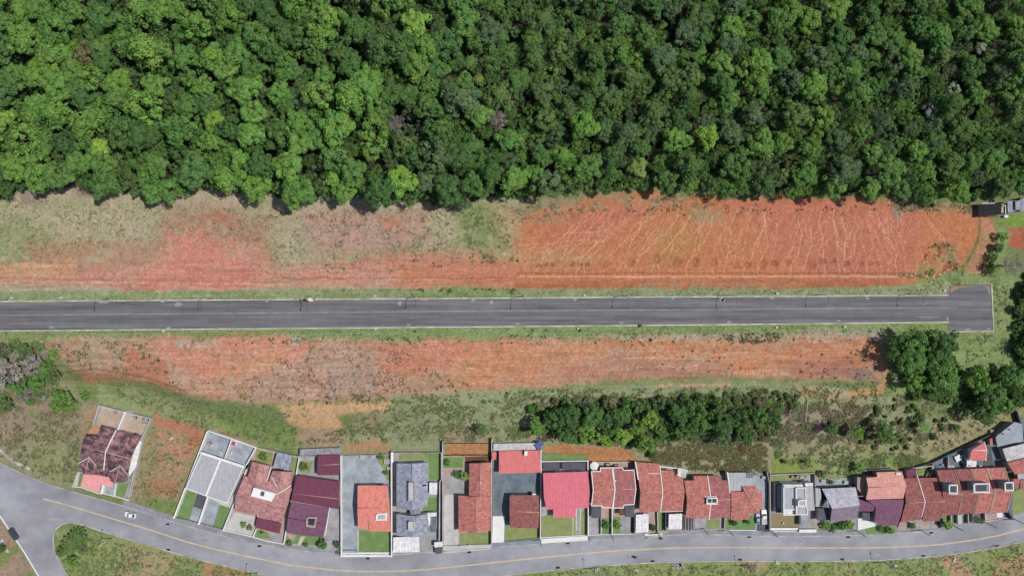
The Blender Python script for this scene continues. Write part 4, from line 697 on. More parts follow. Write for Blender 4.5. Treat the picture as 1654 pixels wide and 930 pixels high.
# 9 rose pink roofed house
yard(c5((420, 200), (752, 196), (755, 728), (418, 742)), M['grey'], Y1-.02); lawn(c5((420, 590), (500, 580), (660, 600), (745, 532), (742, 724), (420, 738)), 'lawn2'); sheet('bright_pavement', c5((412, 752), (750, 730), (750, 760), (414, 792)), .157, M['brightwhite'], .2); lawn(c5((425, 140), (740, 150), (752, 192), (425, 196)), 'lawn', .3)
for q in (c5((640, 598), (648, 598), (648, 725), (640, 725)), c5((665, 535), (674, 535), (672, 724), (662, 724)), c5((693, 535), (703, 535), (700, 722), (690, 722))): yard(q, M['cream'], Y3, 'concrete_strip')
yard(c5((674, 540), (692, 540), (689, 722), (673, 722)), M['slate'], Y3-.01)
h = House('rose_house', 'house with smooth rose pink roof and low slate roofs behind', 'house', c5(600, 430)); h.wmat = M['white']
h.gable(c5((430, 282), (750, 270), (764, 412), (756, 530), (600, 536), (492, 540), (456, 545), (436, 450)), c5((436, 415), (764, 408)), M['rose'], he=3.3, hr=4.7); h.flat(c5((506, 450), (668, 444), (664, 598), (502, 602)), 3.75, M['rose'], body=False, part='porch_roof', tilt=(0, .05))
for q in (c5((428, 207), (550, 205), (546, 262), (428, 265)), c5((568, 205), (735, 202), (733, 258), (568, 262))): h.flat(q, 2.5, M['dkgrey'], part='back_roof')
h.box(c5((440, 416), (455, 416), (455, 430), (440, 430)), 3.2, 4.6, M['white'], 'vent_box'); h.front(c5(440, 520), c5(750, 510), .2, (.45, .8)); h.front(c5(750, 255), c5(430, 262), None, (.3, .7))
for x, y in ((512, 592), (655, 588)):
    p = P(*c5(x, y), 3.6); b = MB(); b.box((p.x, p.y, 1.7), (.22, .22, 3.4)); b.build('post', M['white'], h.root)
wall('white wall round the back and right of the rose pink roofed house', c5((418, 200), (752, 194), (755, 728)), 2.0, .28); wall('dark low front wall of the rose pink roofed house', c5((418, 742), (752, 724)), .8, .2, M['white'])

# 10 brick red twin with white parapets
yard(c6((55, 130), (395, 130), (440, 180), (445, 740), (52, 745)), M['pink'], Y1-.02); yard(c6((60, 600), (150, 604), (146, 728), (56, 735)), M['grey'], Y1); yard(c6((318, 590), (412, 590), (406, 722), (318, 722)), M['grey'], Y1); lawn(c6((165, 602), (245, 602), (245, 730), (165, 730))); lawn(c6((262, 590), (318, 590), (318, 724), (262, 724))); yard(c6((412, 590), (440, 590), (440, 720), (406, 720)), M['dkgrey'], Y2)
h = House('row_house', 'brick red row house with white parapets beside the white octagonal canopy', 'house', c6(170, 350)); h.wmat = M['cream']
oA = c6((80, 212), (155, 210), (155, 182), (250, 180), (276, 362), (255, 515), (166, 510), (166, 498), (80, 497), (95, 370)); oB = c6((260, 180), (340, 180), (345, 202), (434, 200), (450, 360), (434, 486), (350, 490), (345, 515), (260, 516), (277, 362))
h.gable(oA, c6((95, 370), (276, 362)), M['brick'], he=3.2, hr=4.8, cap=M['cap']); h.line(oA+[oA[0]], wd=.26, ht=.24); h.flat(c6((80, 500), (160, 500), (160, 600), (76, 600)), 2.8, M['dkgrey'], part='garage_roof'); h.front(c6(165, 500), c6(250, 500), .5, ())
h = House('row_house', 'brick red row house with white parapets and darker lower tiles, right of its twin', 'house', c6(350, 350)); h.wmat = M['cream']
h.gable(oB, c6((277, 362), (450, 358)), M['brick2'], he=3.2, hr=4.8, cap=M['cap']); h.line(oB+[oB[0]], wd=.26, ht=.24); h.flat(c6((355, 492), (434, 490), (434, 590), (355, 590)), 2.8, M['dkgrey'], part='garage_roof'); h.flat(c6((312, 518), (350, 516), (350, 575), (312, 575)), 2.7, M['wood'], part='porch_roof'); h.box(c6((272, 282), (284, 282), (284, 294), (272, 294)), 3.6, 5.0, M['white'], 'vent_box'); h.front(c6(265, 500), c6(345, 500), .5, ())
h = House('garden_canopy', 'white octagonal canopy at the back of the white parapet row house', 'canopy', c6(105, 168)); p = P(*c6(105, 168), 2.6); b = MB(); r_ = 1.45
ring = [(p.x+r_*math.cos(math.pi/8+k*math.pi/4), p.y+r_*math.sin(math.pi/8+k*math.pi/4)) for k in range(8)]
for k in range(8): b.face([(*ring[k], 2.5), (*ring[(k+1) % 8], 2.5), (p.x, p.y, 2.85)]); b.face([(*ring[k], 2.4), (*ring[(k+1) % 8], 2.4), (*ring[(k+1) % 8], 2.5), (*ring[k], 2.5)])
b.build('roof', M['brightwhite'], h.root); b = MB(); b.tube([(p.x, p.y, 0.1), (p.x, p.y, 2.8)], .07, 8); b.build('pole', M['galv'], h.root)
wall('white wall left of the white parapet row houses', c6((52, 120), (50, 742)), 1.9, .2); wall('white wall between the front gardens of the white parapet row houses', c6((252, 520), (252, 735)), 1.7, .22); wall('white wall left of the clipped garden by the dark garage roof', c6((162, 602), (160, 735)), 1.4, .18); wall('white wall right of the white parapet row houses', c6((440, 150), (442, 735)), 1.9, .22, M['ltgrey']); wall('low white front wall of the white parapet row houses', c6((52, 742), (250, 735), (442, 730)), .9, .2); wall('pale back wall of the white parapet row houses', c6((140, 135), (395, 132)), 1.6, .2, M['cream'])
for x, y, l, m_ in ((215, 155, 'dark box behind the white parapet row houses', 'dkgrey'), (365, 190, 'dark-topped tub behind the right white parapet row house', 'dkgrey'), (285, 165, 'brown bench behind the right white parapet row house', 'wood')): washtub(l, *c6(x, y), M[m_], 1.1, 'yard item', 'yard_box')

# 11 brick red pair with white carport
yard(c6((445, 130), (845, 170), (850, 720), (445, 730)), M['pink'], Y1-.02); lawn(c6((640, 550), (690, 550), (692, 702), (640, 716))); yard(c6((560, 550), (610, 550), (610, 720), (558, 720)), M['pink'], Y1); yard(c6((780, 190), (880, 205), (875, 265), (840, 262), (785, 250)), M['ltgrey'], Y1); yard(c6((848, 580), (946, 596), (942, 708), (848, 705)), M['fibre'], Y1); sheet('parking_apron', c6((720, 705), (905, 700), (900, 745), (870, 745), (720, 740)), .155, M['path'], .2)
h = House('row_house', 'brick red row house with a pale square canopy in front', 'house', c6(560, 350)); h.wmat = M['cream']
h.gable(c6((446, 132), (645, 146), (650, 230), (666, 380), (655, 545), (478, 547), (488, 384), (470, 272)), c6((488, 384), (666, 380)), M['brick'], he=3.0, hr=5.0, cap=M['cap']); h.line(c6((446, 132), (470, 275)), wd=.35); h.line(c6((553, 230), (648, 228)), wd=.16, ht=.16); h.canopy(c6((450, 572), (556, 566), (556, 716), (448, 722)), 2.7, M['whitesheet']); h.front(c6(480, 530), c6(655, 530), .6, (.85,))
h = House('row_house', 'brick red row house with a white ribbed carport in front', 'house', c6(760, 380)); h.wmat = M['cream']
h.gable(c6((656, 200), (770, 204), (775, 250), (842, 262), (858, 380), (840, 545), (662, 547), (674, 382)), c6((674, 382), (858, 380)), M['brick'], he=3.1, hr=4.9, cap=M['cap']); h.line(c6((652, 180), (674, 382), (656, 547)), wd=.26); h.canopy(c6((725, 568), (836, 562), (836, 690), (722, 692)), 2.6, M['whitesheet'], part='carport_roof'); h.line(c6((665, 548), (840, 542)), wd=.16, ht=.14, part='gutter'); h.front(c6(665, 530), c6(835, 530), .3, (.7,))
h.flat(c6((800, 185), (825, 190), (825, 255), (800, 250)), 2.4, M['whitesheet'], part='annex_roof')
wall('dark grey wall beside the white ribbed carport', c6((700, 556), (700, 705)), 1.9, .3, M['dkgrey']); wall('pale wall beside the front lawn of the pair with a ribbed carport', c6((630, 555), (635, 715), (662, 742)), 1.3, .2, M['ltgrey']); wall('white back wall of the brick red pair with a ribbed carport', c6((648, 168), (830, 190), (880, 205)), 1.9, .3); wall('low white and pink front wall by the pale square canopy', c6((530, 738), (665, 735)), .7, .55)
for k in range(7): wall('slanting pale board of the grey striped yard fence', c6((852+k*13, 590+k*2), (850+k*13, 702)), 1.1, .14, M['ltgrey'] if k % 2 else M['fibre'], 'fence_board', group='pale boards of the striped yard', cat='board')

# 12 brick red pair with white two pane box
yard(c7((80, 210), (500, 210), (480, 730), (80, 740)), M['grey'], Y1-.02); lawn(c7((295, 630), (425, 625), (420, 715), (290, 718)), 'lawn2')
h = House('row_house', 'brick red row house left of the white two-pane roof box', 'house', c7(210, 430)); h.wmat = M['cream']
h.gable(c7((90, 266), (180, 264), (180, 222), (306, 222), (337, 452), (320, 626), (104, 612), (116, 456)), c7((116, 458), (337, 450)), M['brick'], he=3.0, hr=4.9, cap=M['cap']); h.front(c7(110, 590), c7(315, 600), .3, (.7,))
h = House('row_house', 'brick red row house right of the white two-pane roof box', 'house', c7(420, 430)); h.wmat = M['cream']
h.gable(c7((314, 222), (436, 222), (440, 262), (496, 265), (524, 440), (520, 606), (470, 612), (327, 626), (345, 452)), c7((345, 450), (524, 440)), M['brick2'], he=3.0, hr=4.9, cap=M['cap']); h.line(c7((308, 222), (341, 450), (322, 628)), wd=.28); h.box(c7((302, 430), (396, 430), (394, 484), (302, 484)), 4.0, 6.2, M['white'], 'roof_box', rim=M['white']); h.front(c7(330, 600), c7(515, 590), .3, (.7,))
for q in (c7((308, 436), (345, 436), (345, 472), (308, 472)), c7((352, 436), (388, 436), (388, 472), (352, 472))): h.box(q, 6.2, 6.24, M['glass'], 'pane')
h.line(c7((282, 420), (385, 418)), h=5.0, wd=.4, ht=.5, part='gutter_box'); wall('white party wall between the two-pane box pair and the hip roofed house', c7((494, 190), (530, 450), (512, 605)), 3.2, .3); wall('white wall left of the lawn with round dark bushes', c7((472, 612), (468, 720)), 1.5, .25, M['cream'])

# 13 hip roofed red house with driveway
yard(c7((495, 190), (870, 190), (890, 740), (475, 735)), M['slate'], Y1-.02); yard(c7((865, 195), (892, 195), (895, 740), (770, 735), (770, 590), (860, 560)), M['dkgrey'], Y1); lawn(c7((478, 612), (688, 600), (755, 578), (757, 726), (478, 726)))
h = House('hip_roof_house', 'red tiled house with fan shaped hip roof and flat grey back roof', 'house', c7(660, 480)); h.wmat = M['cream']
h.flat(c7((496, 192), (732, 190), (740, 312), (624, 318), (622, 362), (526, 365)), 2.9, M['greytile'], part='back_roof'); h.flat(c7((674, 192), (735, 195), (730, 242), (674, 242)), 3.05, M['slate2'], part='back_roof'); h.gable(c7((530, 370), (700, 370), (712, 510), (690, 632), (524, 636), (532, 515)), c7((532, 515), (712, 510)), M['redsheet'] if False else M['brick'], he=3.0, hr=4.4, cap=M['cap'])
h.hip(c7((626, 318), (756, 316), (822, 396), (824, 490), (792, 566), (700, 575), (680, 480), (640, 400)), c7(708, 465), M['brick'], he=3.0, hr=4.75); h.front(c7(530, 615), c7(690, 610), .3, (.7,))
wall('dark wall right of the driveway with the white pickup', c7((868, 190), (893, 300), (895, 738)), 2.0, .25, M['grey']); wall('low white front wall before the lawn with round dark bushes', c7((478, 728), (758, 732)), .8, .2)
washtub('small round white bin in the back corner by the grey flat roof', *c7(832, 235), M['ltgrey'], .9, 'bin', 'waste_bin')

# 14 white modern flat roofed house
yard(c8((95, 180), (572, 172), (575, 752), (95, 752)), M['grey'], Y1-.02); lawn(c8((97, 182), (490, 178), (488, 255), (140, 262), (112, 300), (112, 590), (408, 605), (408, 742), (100, 745)), 'lawn3'); lawn(c8((97, 182), (330, 180), (330, 240), (97, 260)), 'lawn2', Y3-.01); sheet('lawn', c8((97, 60), (560, 60), (560, 160), (97, 170)), .3, M['lawn2'], .3) if False else None
h = House('modern_house', 'white modern house of stepped flat roofs with a square roof hatch', 'house', c8(360, 430)); h.wmat = M['white']
h.flat(c8((150, 268), (226, 268), (226, 580), (150, 580)), 2.7, M['dkgrey'], part='low_roof'); h.flat(c8((166, 290), (216, 290), (214, 560), (166, 520)), 2.95, M['slate'], part='glazed_roof'); h.flat(c8((236, 300), (355, 300), (360, 545), (236, 545)), 5.6, M['greytile'], parapet=M['white']); h.flat(c8((236, 545), (360, 545), (362, 602), (236, 602)), 5.2, M['whitesheet'], part='front_roof', parapet=M['white']); h.flat(c8((368, 312), (466, 312), (488, 598), (372, 598)), 6.1, M['greytile'], parapet=M['white']); h.box(c8((395, 448), (466, 445), (468, 510), (396, 512)), 6.0, 7.6, M['white'], 'roof_hatch', rim=M['white'], top=M['greytile'])
h.flat(c8((232, 280), (445, 278), (445, 304), (232, 304)), 5.3, M['whitesheet'], part='back_roof'); h.flat(c8((476, 296), (552, 292), (572, 556), (496, 560)), 5.0, M['greytile'], part='side_roof'); h.flat(c8((468, 264), (552, 262), (552, 292), (470, 296)), 5.1, M['whitesheet'], part='back_roof'); h.flat(c8((420, 606), (496, 610), (492, 722), (420, 722)), 2.6, M['slate'], part='garage_roof'); h.front(c8(240, 580), c8(365, 585), .7, (.3,))
wall('white front wall before the brown lawn of the white modern house', c8((100, 756), (378, 756)), 1.3, .7, M['brightwhite']); wall('white low kerb wall in front of the brown lawn', c8((100, 782), (412, 784)), .5, .25); wall('white front block before the garage of the white modern house', c8((422, 778), (574, 776)), 1.6, 1.0, M['brightwhite']); wall('tan wall behind the white modern house', c8((95, 178), (555, 160)), 1.7, .2, M['cream']); wall('brown wall left of the white modern house', c8((95, 180), (98, 750)), 1.6, .18, M['tan']); wall('grey wall right of the white modern house', c8((575, 180), (578, 300)), 1.8, .25, M['slate'])
p = P(*c8(232, 690), .5); b = MB(); b.tube([(p.x, p.y, .1), (p.x, p.y, 1.0)], .22, 8); tag(b.build('garden_post', M['brightwhite']), 'short white post on the brown lawn of the white modern house', 'post')
for i, (x, y, m_) in enumerate(((385, 190, 'blue'), (430, 200, 'white'), (330, 195, 'wood'), (465, 215, 'ltgrey'))): washtub(('blue', 'white', 'brown', 'pale grey')[i]+' crate in the junk row behind the white modern house', *c8(x, y), M[m_], .8, 'crate', 'junk_crate')

# 15 pale grey gabled house
yard(c8((580, 230), (1010, 200), (1030, 760), (560, 755)), M['grey'], Y1-.02); yard(c8((582, 245), (884, 222), (884, 290), (582, 300)), M['slate'], Y1); yard(c8((575, 560), (600, 560), (635, 745), (555, 748)), M['pink'], Y2); lawn(c8((640, 680), (960, 640), (985, 765), (640, 745)))
h = House('grey_gable_house', 'whitish grey roofed house with faded purple lower slope and dark garage roof', 'house', c8(850, 500)); h.wmat = M['mauve']
h.gable(c8((650, 325), (1010, 308), (1055, 492), (1052, 502), (758, 540)), c8((758, 540), (1052, 502)), M['pale'], he=3.2, hr=5.2)
h.gable(c8((758, 540), (1052, 502), (1030, 640), (735, 690)), c8((758, 540), (1052, 502)), M['palepurple'], he=3.4, hr=5.2, part='front_roof')
h.flat(c8((578, 316), (636, 322), (646, 516), (584, 516)), 2.9, M['greytile'], part='side_roof'); h.flat(c8((600, 530), (752, 538), (726, 660), (600, 668)), 2.7, M['dkgrey'], part='garage_roof'); h.gable(c8((648, 522), (702, 446), (748, 452), (754, 532)), c8((705, 448), (715, 530)), M['dkfibre'], he=3.2, hr=4.6, part='dormer_roof', body=True)
h.front(c8(740, 660), c8(1025, 620), .2, (.5, .8)); wall('dark wall at the back of the whitish grey house', c8((580, 306), (1010, 292)), 1.5, .2, M['dkgrey'])
for x, y, l, m_, c_ in ((660, 243, 'white tub on the slate strip behind the whitish grey house', 'white', 'tub'), (905, 255, 'white upright panel behind the whitish grey house', 'white', 'panel')): washtub(l, *c8(x, y), M[m_], 1.0, c_, 'leaning_'+('board' if c_ == 'panel' else c_))

# 16 salmon and purple house
yard(d1((140, 240), (600, 225), (560, 760), (140, 790)), M['grey'], Y1-.02); yard(d1((150, 615), (190, 620), (190, 700), (300, 700), (312, 752), (150, 788)), M['brightwhite'], Y2); lawn(d1((220, 780), (310, 752), (400, 740), (510, 760), (500, 820), (230, 830)), 'lawn', .21)
h = House('salmon_house', 'house with salmon tiled back roof and dark purple front roof', 'house', d1(410, 500)); h.wmat = M['mauve']
h.gable(d1((228, 296), (330, 290), (325, 246), (562, 238), (606, 370), (576, 490), (225, 502), (248, 390)), d1((248, 390), (606, 372)), M['salmon'], he=4.6, hr=6.0, cap=M['salmon']); h.gable(d1((235, 506), (575, 498), (585, 545), (522, 750), (390, 742), (305, 716), (318, 570)), d1((240, 520), (590, 512)), M['purple'], he=3.0, hr=4.4, part='front_roof')
h.gable(d1((155, 497), (235, 522), (318, 540), (310, 606), (276, 612), (163, 612)), d1((158, 545), (315, 560)), M['purple'], he=3.0, hr=3.9, part='wing_roof'); h.flat(d1((142, 292), (226, 296), (240, 385), (214, 480), (145, 402)), 3.6, M['pink'], wall=M['mauve'], part='side_roof'); h.flat(d1((192, 622), (262, 625), (262, 695), (192, 692)), 2.4, M['dkgrey'], part='porch_roof')
h.box(d1((512, 252), (548, 252), (548, 268), (512, 268)), 4.9, 5.8, M['white'], 'chimney'); h.front(d1(310, 690), d1(525, 720), .3, (.7,)); wall('dark back wall behind the salmon roofed house', d1((215, 232), (470, 218)), 1.8, .25, M['grey'])

# 17 dark red pair
yard(d1((600, 200), (850, 185), (900, 290), (960, 520), (900, 770), (510, 790)), M['grey'], Y1-.02); yard(d1((545, 710), (625, 715), (600, 780), (512, 790)), M['pink'], Y2); lawn(d1((625, 720), (700, 712), (695, 780), (605, 780)), 'lawn3'); yard(d1((738, 708), (805, 706), (800, 765), (720, 768)), M['pink'], Y2); lawn(d1((700, 200), (820, 190), (815, 290), (712, 285)), 'lawn2')
h = House('row_house', 'dark red row house touching the salmon and purple house', 'house', d1(670, 500)); h.wmat = M['mauve']
h.gable(d1((592, 302), (706, 298), (782, 525), (748, 660), (740, 690), (550, 714), (600, 532)), d1((600, 535), (782, 525)), M['dkred'], he=3.2, hr=5.0, cap=M['cap']); h.flat(d1((606, 226), (690, 208), (706, 294), (606, 298)), 2.8, M['maroon'], part='back_roof'); h.line(d1((706, 275), (782, 525), (748, 665)), wd=.22); h.front(d1(560, 690), d1(735, 670), .3, (.7,))
h = House('row_house', 'dark red row house with a wide plain roof and yellow-green lichen', 'house', d1(850, 500)); h.wmat = M['mauve']
h.gable(d1((716, 300), (890, 296), (955, 470), (968, 520), (916, 702), (756, 706), (786, 525)), d1((786, 527), (968, 520)), M['dkred'], he=3.2, hr=5.0, cap=M['cap']); h.front(d1(760, 680), d1(910, 680), .3, (.7,))
wall('mossy green wall behind the dark red row houses', d1((690, 205), (850, 185), (855, 280)), 1.8, .25, M['cream'])

# 18 row of four dark red houses with square towers
yard(d2((125, 400), (500, 240), (590, 430), (720, 560), (730, 830), (160, 870), (160, 460)), M['slate2'], Y1-.02); lawn(d2((270, 800), (312, 796), (312, 860), (270, 865))); yard(d2((316, 796), (390, 792), (390, 860), (318, 862)), M['ltgrey'], Y2); yard(d2((345, 800), (388, 796), (390, 858), (348, 860)), M['dkgrey'], Y3); yard(d2((520, 785), (605, 782), (605, 832), (522, 840)), M['pink'], Y2); yard(d2((605, 780), (648, 778), (652, 815), (608, 818)), M['brightwhite'], Y3); lawn(d2((725, 620), (830, 580), (830, 770), (720, 790)), 'lawn2'); lawn(d2((190, 800), (262, 800), (262, 870), (190, 870)), 'lawn')
row = [('first', d2((155, 460), (290, 457), (354, 640), (312, 792), (190, 802), (212, 690)), ((212, 650), (354, 640)), 'dkred', ((245, 570), (306, 570), (306, 634), (247, 634)), 'dark red row house with a square dark tower, left end of the towered row'),
       ('second', d2((300, 455), (410, 450), (472, 630), (432, 785), (316, 790), (360, 640)), ((360, 640), (472, 632)), 'dkred', None, 'dark red row house left of the wide double tower'),
       ('third', d2((416, 450), (530, 445), (594, 630), (548, 780), (440, 785), (477, 630)), ((477, 632), (594, 630)), 'brick', ((430, 562), (544, 560), (546, 624), (432, 625)), 'red row house with wide white framed double tower'),
       ('fourth', d2((538, 445), (664, 440), (722, 620), (682, 775), (556, 780), (602, 630)), ((602, 630), (722, 622)), 'brick', ((664, 552), (724, 550), (726, 610), (666, 612)), 'red row house at the right end of the towered row beside a lawn')]
for nm, q, r, mt, tw, lb in row:
    h = House('row_house', lb, 'house', q[0]); h.wmat = M['mauve']; h.gable(q, d2(*r), M[mt], he=3.2, hr=5.0, cap=M['cap'], inset=.2)
    n = len(q); h.line([q[1], q[2], q[3]], M['pink'], wd=.24, ht=.24)
    if tw: h.box(d2(*tw), 3.0, 8.6, M['slate'], 'roof_tower', rim=M['white'], top=M['glass'])
    a, b_ = q[4], q[3]; h.front((a[0]+1, a[1]-3), (b_[0]-1, b_[1]-3), .3, (.7,))
h.line(d2((536, 445), (600, 630), (556, 782)), M['pink'], wd=.24, ht=.24)
for k, (x, y) in enumerate(((200, 550), (218, 547), (240, 550))):
    p = P(*d2(x, y), 4.2); b = MB(); b.box((p.x, p.y, 4.2), (.5, .5, 1.0), .4); b.build('vent_box', M['white'], h.root)
for i, q in enumerate((d2((262, 800), (264, 868)), d2((312, 798), (316, 862)), d2((392, 792), (394, 860)), d2((428, 790), (425, 855)), d2((518, 785), (520, 842)))): wall(('pale wall left of the small lawn strip', 'white wall right of the small lawn strip', 'white wall right of the dark parking bay', 'grey wall left of the front tree by the towered row', 'pale wall right of the front tree by the towered row')[i]+' before the towered row', q, 1.5, .2, M['ltgrey'])
wall('white low wall with square posts before the right end of the towered row', d2((522, 842), (605, 834), (655, 820), (730, 822)), .6, .2, M['ltgrey']); wall('dark wall right of the towered row', d2((690, 760), (728, 825)), 1.8, .6, M['dkgrey']); wall('dark sloping back wall behind the towered row', d2((0, 440), (125, 405), (330, 305), (560, 195)), 1.7, .25, M['dkgrey'])
wall('grey wall between dark back yards of the towered row', d2((240, 345), (240, 440)), 1.7, .2, M['slate']); wall('grey wall right of the white patio table yard', d2((370, 300), (372, 440)), 1.7, .25, M['slate']); wall('dark wall behind the row left of the red tub', d2((128, 405), (130, 460)), 1.7, .25, M['slate'])
# 19 small red house, white canopy, slate and pale sheds at the right edge
yard(d2((500, 250), (740, 90), (860, 60), (860, 600), (720, 600), (690, 400), (600, 440), (520, 440)), M['slate2'], Y1-.03); yard(d2((530, 280), (560, 285), (580, 430), (500, 430)), M['dkgrey'], Y2)
h = House('small_house', 'small bright red gabled house with white verges in the back yards', 'house', d2(465, 330)); h.wmat = M['white']; h.gable(d2((400, 386), (414, 308), (512, 252), (530, 312), (524, 386)), d2((414, 310), (530, 312)), M['redsheet'], he=3.0, hr=4.2, cap=M['white']); h.line(d2((402, 386), (414, 308)), h=3.4, wd=.25); h.line(d2((510, 250), (530, 310), (522, 384)), h=3.5, wd=.3); h.line(d2((418, 305), (445, 290)), h=3.4, wd=.4)
h = House('garden_canopy', 'white flat canopy with two dark patches below the small bright red house', 'canopy', d2(415, 410)); h.canopy(d2((380, 386), (454, 390), (450, 434), (380, 436)), 2.5, M['brightwhite']); h.box(d2((390, 420), (410, 425), (408, 432), (392, 428)), 2.5, 2.6, M['shade'], 'vent_box'); h.box(d2((418, 408), (424, 408), (424, 416), (418, 416)), 2.5, 2.6, M['grey'], 'vent_box')
h = House('storage_shed', 'large slate grey sheet roofed shed near the right edge', 'shed', d2(700, 200)); h.wmat = M['grey']; h.flat(d2((598, 212), (735, 98), (792, 112), (806, 245), (740, 255), (612, 286)), 3.6, M['slate'], tilt=(.02, .03))
h = House('storage_shed', 'pale grey sheet roofed shed below the slate grey shed', 'shed', d2(740, 330)); h.wmat = M['ltgrey']; h.flat(d2((648, 300), (860, 245), (860, 355), (684, 396)), 3.4, M['ltfibre'], tilt=(0, .05))
h = House('corner_house', 'red tiled house cut by the right edge of the photo', 'house', d2(770, 430)); h.wmat = M['cream']; h.gable(d2((684, 404), (870, 356), (870, 470), (742, 492)), d2((712, 450), (870, 420)), M['brick'], he=3.0, hr=4.3); h.flat(d2((760, 490), (870, 475), (870, 520), (766, 528)), 2.9, M['greytile'], part='front_roof'); h.flat(d2((730, 525), (782, 520), (770, 590), (728, 592)), 2.7, M['brick2'], part='porch_roof'); h.flat(d2((784, 530), (870, 520), (870, 600), (780, 606)), 2.7, M['brick2'], part='porch_roof')
h = House('lean_to', 'tiny red tiled lean-to beside the slate grey shed', 'lean-to', d2(575, 245)); h.wmat = M['grey']; h.flat(d2((552, 225), (590, 205), (598, 262), (556, 278)), 2.3, M['brick'], tilt=(0, .1))
wall('dark wall along the right edge above the slate grey shed', d2((762, 25), (806, 170), (830, 260)), 2.2, .4, M['dkgrey'])
for k, q in enumerate(((660, 155), (612, 188))):
    p0 = P(*d2(*q), 4.0); p1 = P(*d2(q[0]+44, q[1]), 4.0); b = MB(); b.bar((p0.x, p0.y, 3.95), (p1.x, p1.y, 3.95), .12, .1); b.box((p1.x, p1.y, 4.0), (.35, .5, .25)); b.box(((p0.x+p1.x)/2, (p0.y+p1.y)/2, 3.85), (.1, .1, .3))
    tag(b.build('roof_antenna', M['metal']), ('upper', 'lower')[k]+' dark antenna bar lying over the slate grey shed roof', 'antenna')
def table(label, x, y, r, mat):
    root = empty('patio_table', P(x, y, 0)); tag(root, label, 'table'); p = P(x, y, .75); b = MB(); b.box((p.x, p.y, .76), (r, r, .06), .5); b.build('tabletop', mat, root)
    for k in range(4): a = k*math.pi/2+.5+math.pi/4; b = MB(); b.box((p.x+r*.55*math.cos(a), p.y+r*.55*math.sin(a), .46), (.06, .06, .54)); b.build('leg', mat, root)
table('white square table in the dark back yard of the towered row', *d2(314, 370), 1.9, M['brightwhite'])
for x, y, s_, m_, l, c_ in ((231, 405, 1.0, 'redthing', 'red tub standing on end in a dark back yard of the towered row', 'tub'), (256, 441, 1.5, 'white', 'white bench at the foot of the red tub yard', 'bench'), (195, 420, .5, 'white', 'tiny white bucket in the leftmost dark back yard', 'bucket'), (347, 352, .6, 'white', 'white bucket right of the white square table', 'bucket'), (347, 398, .5, 'white', 'small white pot below the white bucket', 'pot'), (478, 430, .7, 'white', 'white bin between the white flat canopy and slate patio', 'bin'), (100, 488, 1.4, 'white', 'heap of white sheets behind the dark red row house', 'sheet heap'), (85, 500, 1.0, 'ltgrey', 'pale grey box by the heap of white sheets', 'box'), (568, 168, .9, 'brightwhite', 'white drum on the grass above the dark sloping wall', 'drum')):
    washtub(l, *d2(x, y), M[m_], s_, c_, 'yard_'+c_.split()[-1])
# 20 dark building at the right edge by the forest
h = House('dark_shed', 'long black netted shed with white frame at the forest edge by the right edge', 'shed', d5(600, 370)); zg = float(height(G(1605, 338).x, G(1605, 338).y)); h.root.location = G(1605, 338); h.wmat = M['grey']
def D5(*a): return d5(*a)
for q, z_, m_, pt_ in ((D5((435, 270), (720, 265), (720, 425), (640, 445), (445, 460)), 3.2, 'shade', 'roof'), (D5((810, 230), (935, 222), (935, 380), (820, 425)), 3.6, 'dkfibre', 'side_roof'), (D5((1000, 200), (1200, 150), (1200, 350), (1005, 385)), 3.6, 'dkfibre', 'side_roof'), (D5((930, 225), (1000, 222), (1005, 360), (935, 370)), 4.4, 'fibre', 'tank_roof'), (D5((720, 285), (760, 280), (765, 410), (720, 410)), 2.6, 'tan', 'porch_roof')):
    h.flat([x for x in q], zg+z_, M[m_], part=pt_, z0=zg-.3, wall=M['grey'])
h.line(D5((720, 275), (810, 250)), M['metal'], h=zg+3.3, wd=.2); h.line(D5((640, 445), (830, 435), (1000, 390), (1200, 355)), M['metal'], h=zg+3.4, wd=.22); h.line(D5((435, 268), (620, 262)), h=zg+3.3, wd=.2); h.line(D5((745, 300), (800, 300)), M['cream'], h=zg+3, wd=.4); h.line(D5((785, 300), (785, 420)), h=zg+2.9, wd=.25)
p = G(*d5(790, 462), 1); b = MB(); b.box((p.x, p.y, p.z+.6), (1.2, .8, 1.2)); tag(b.build('utility_box', M['brightwhite']), 'white box below the black netted shed', 'box')
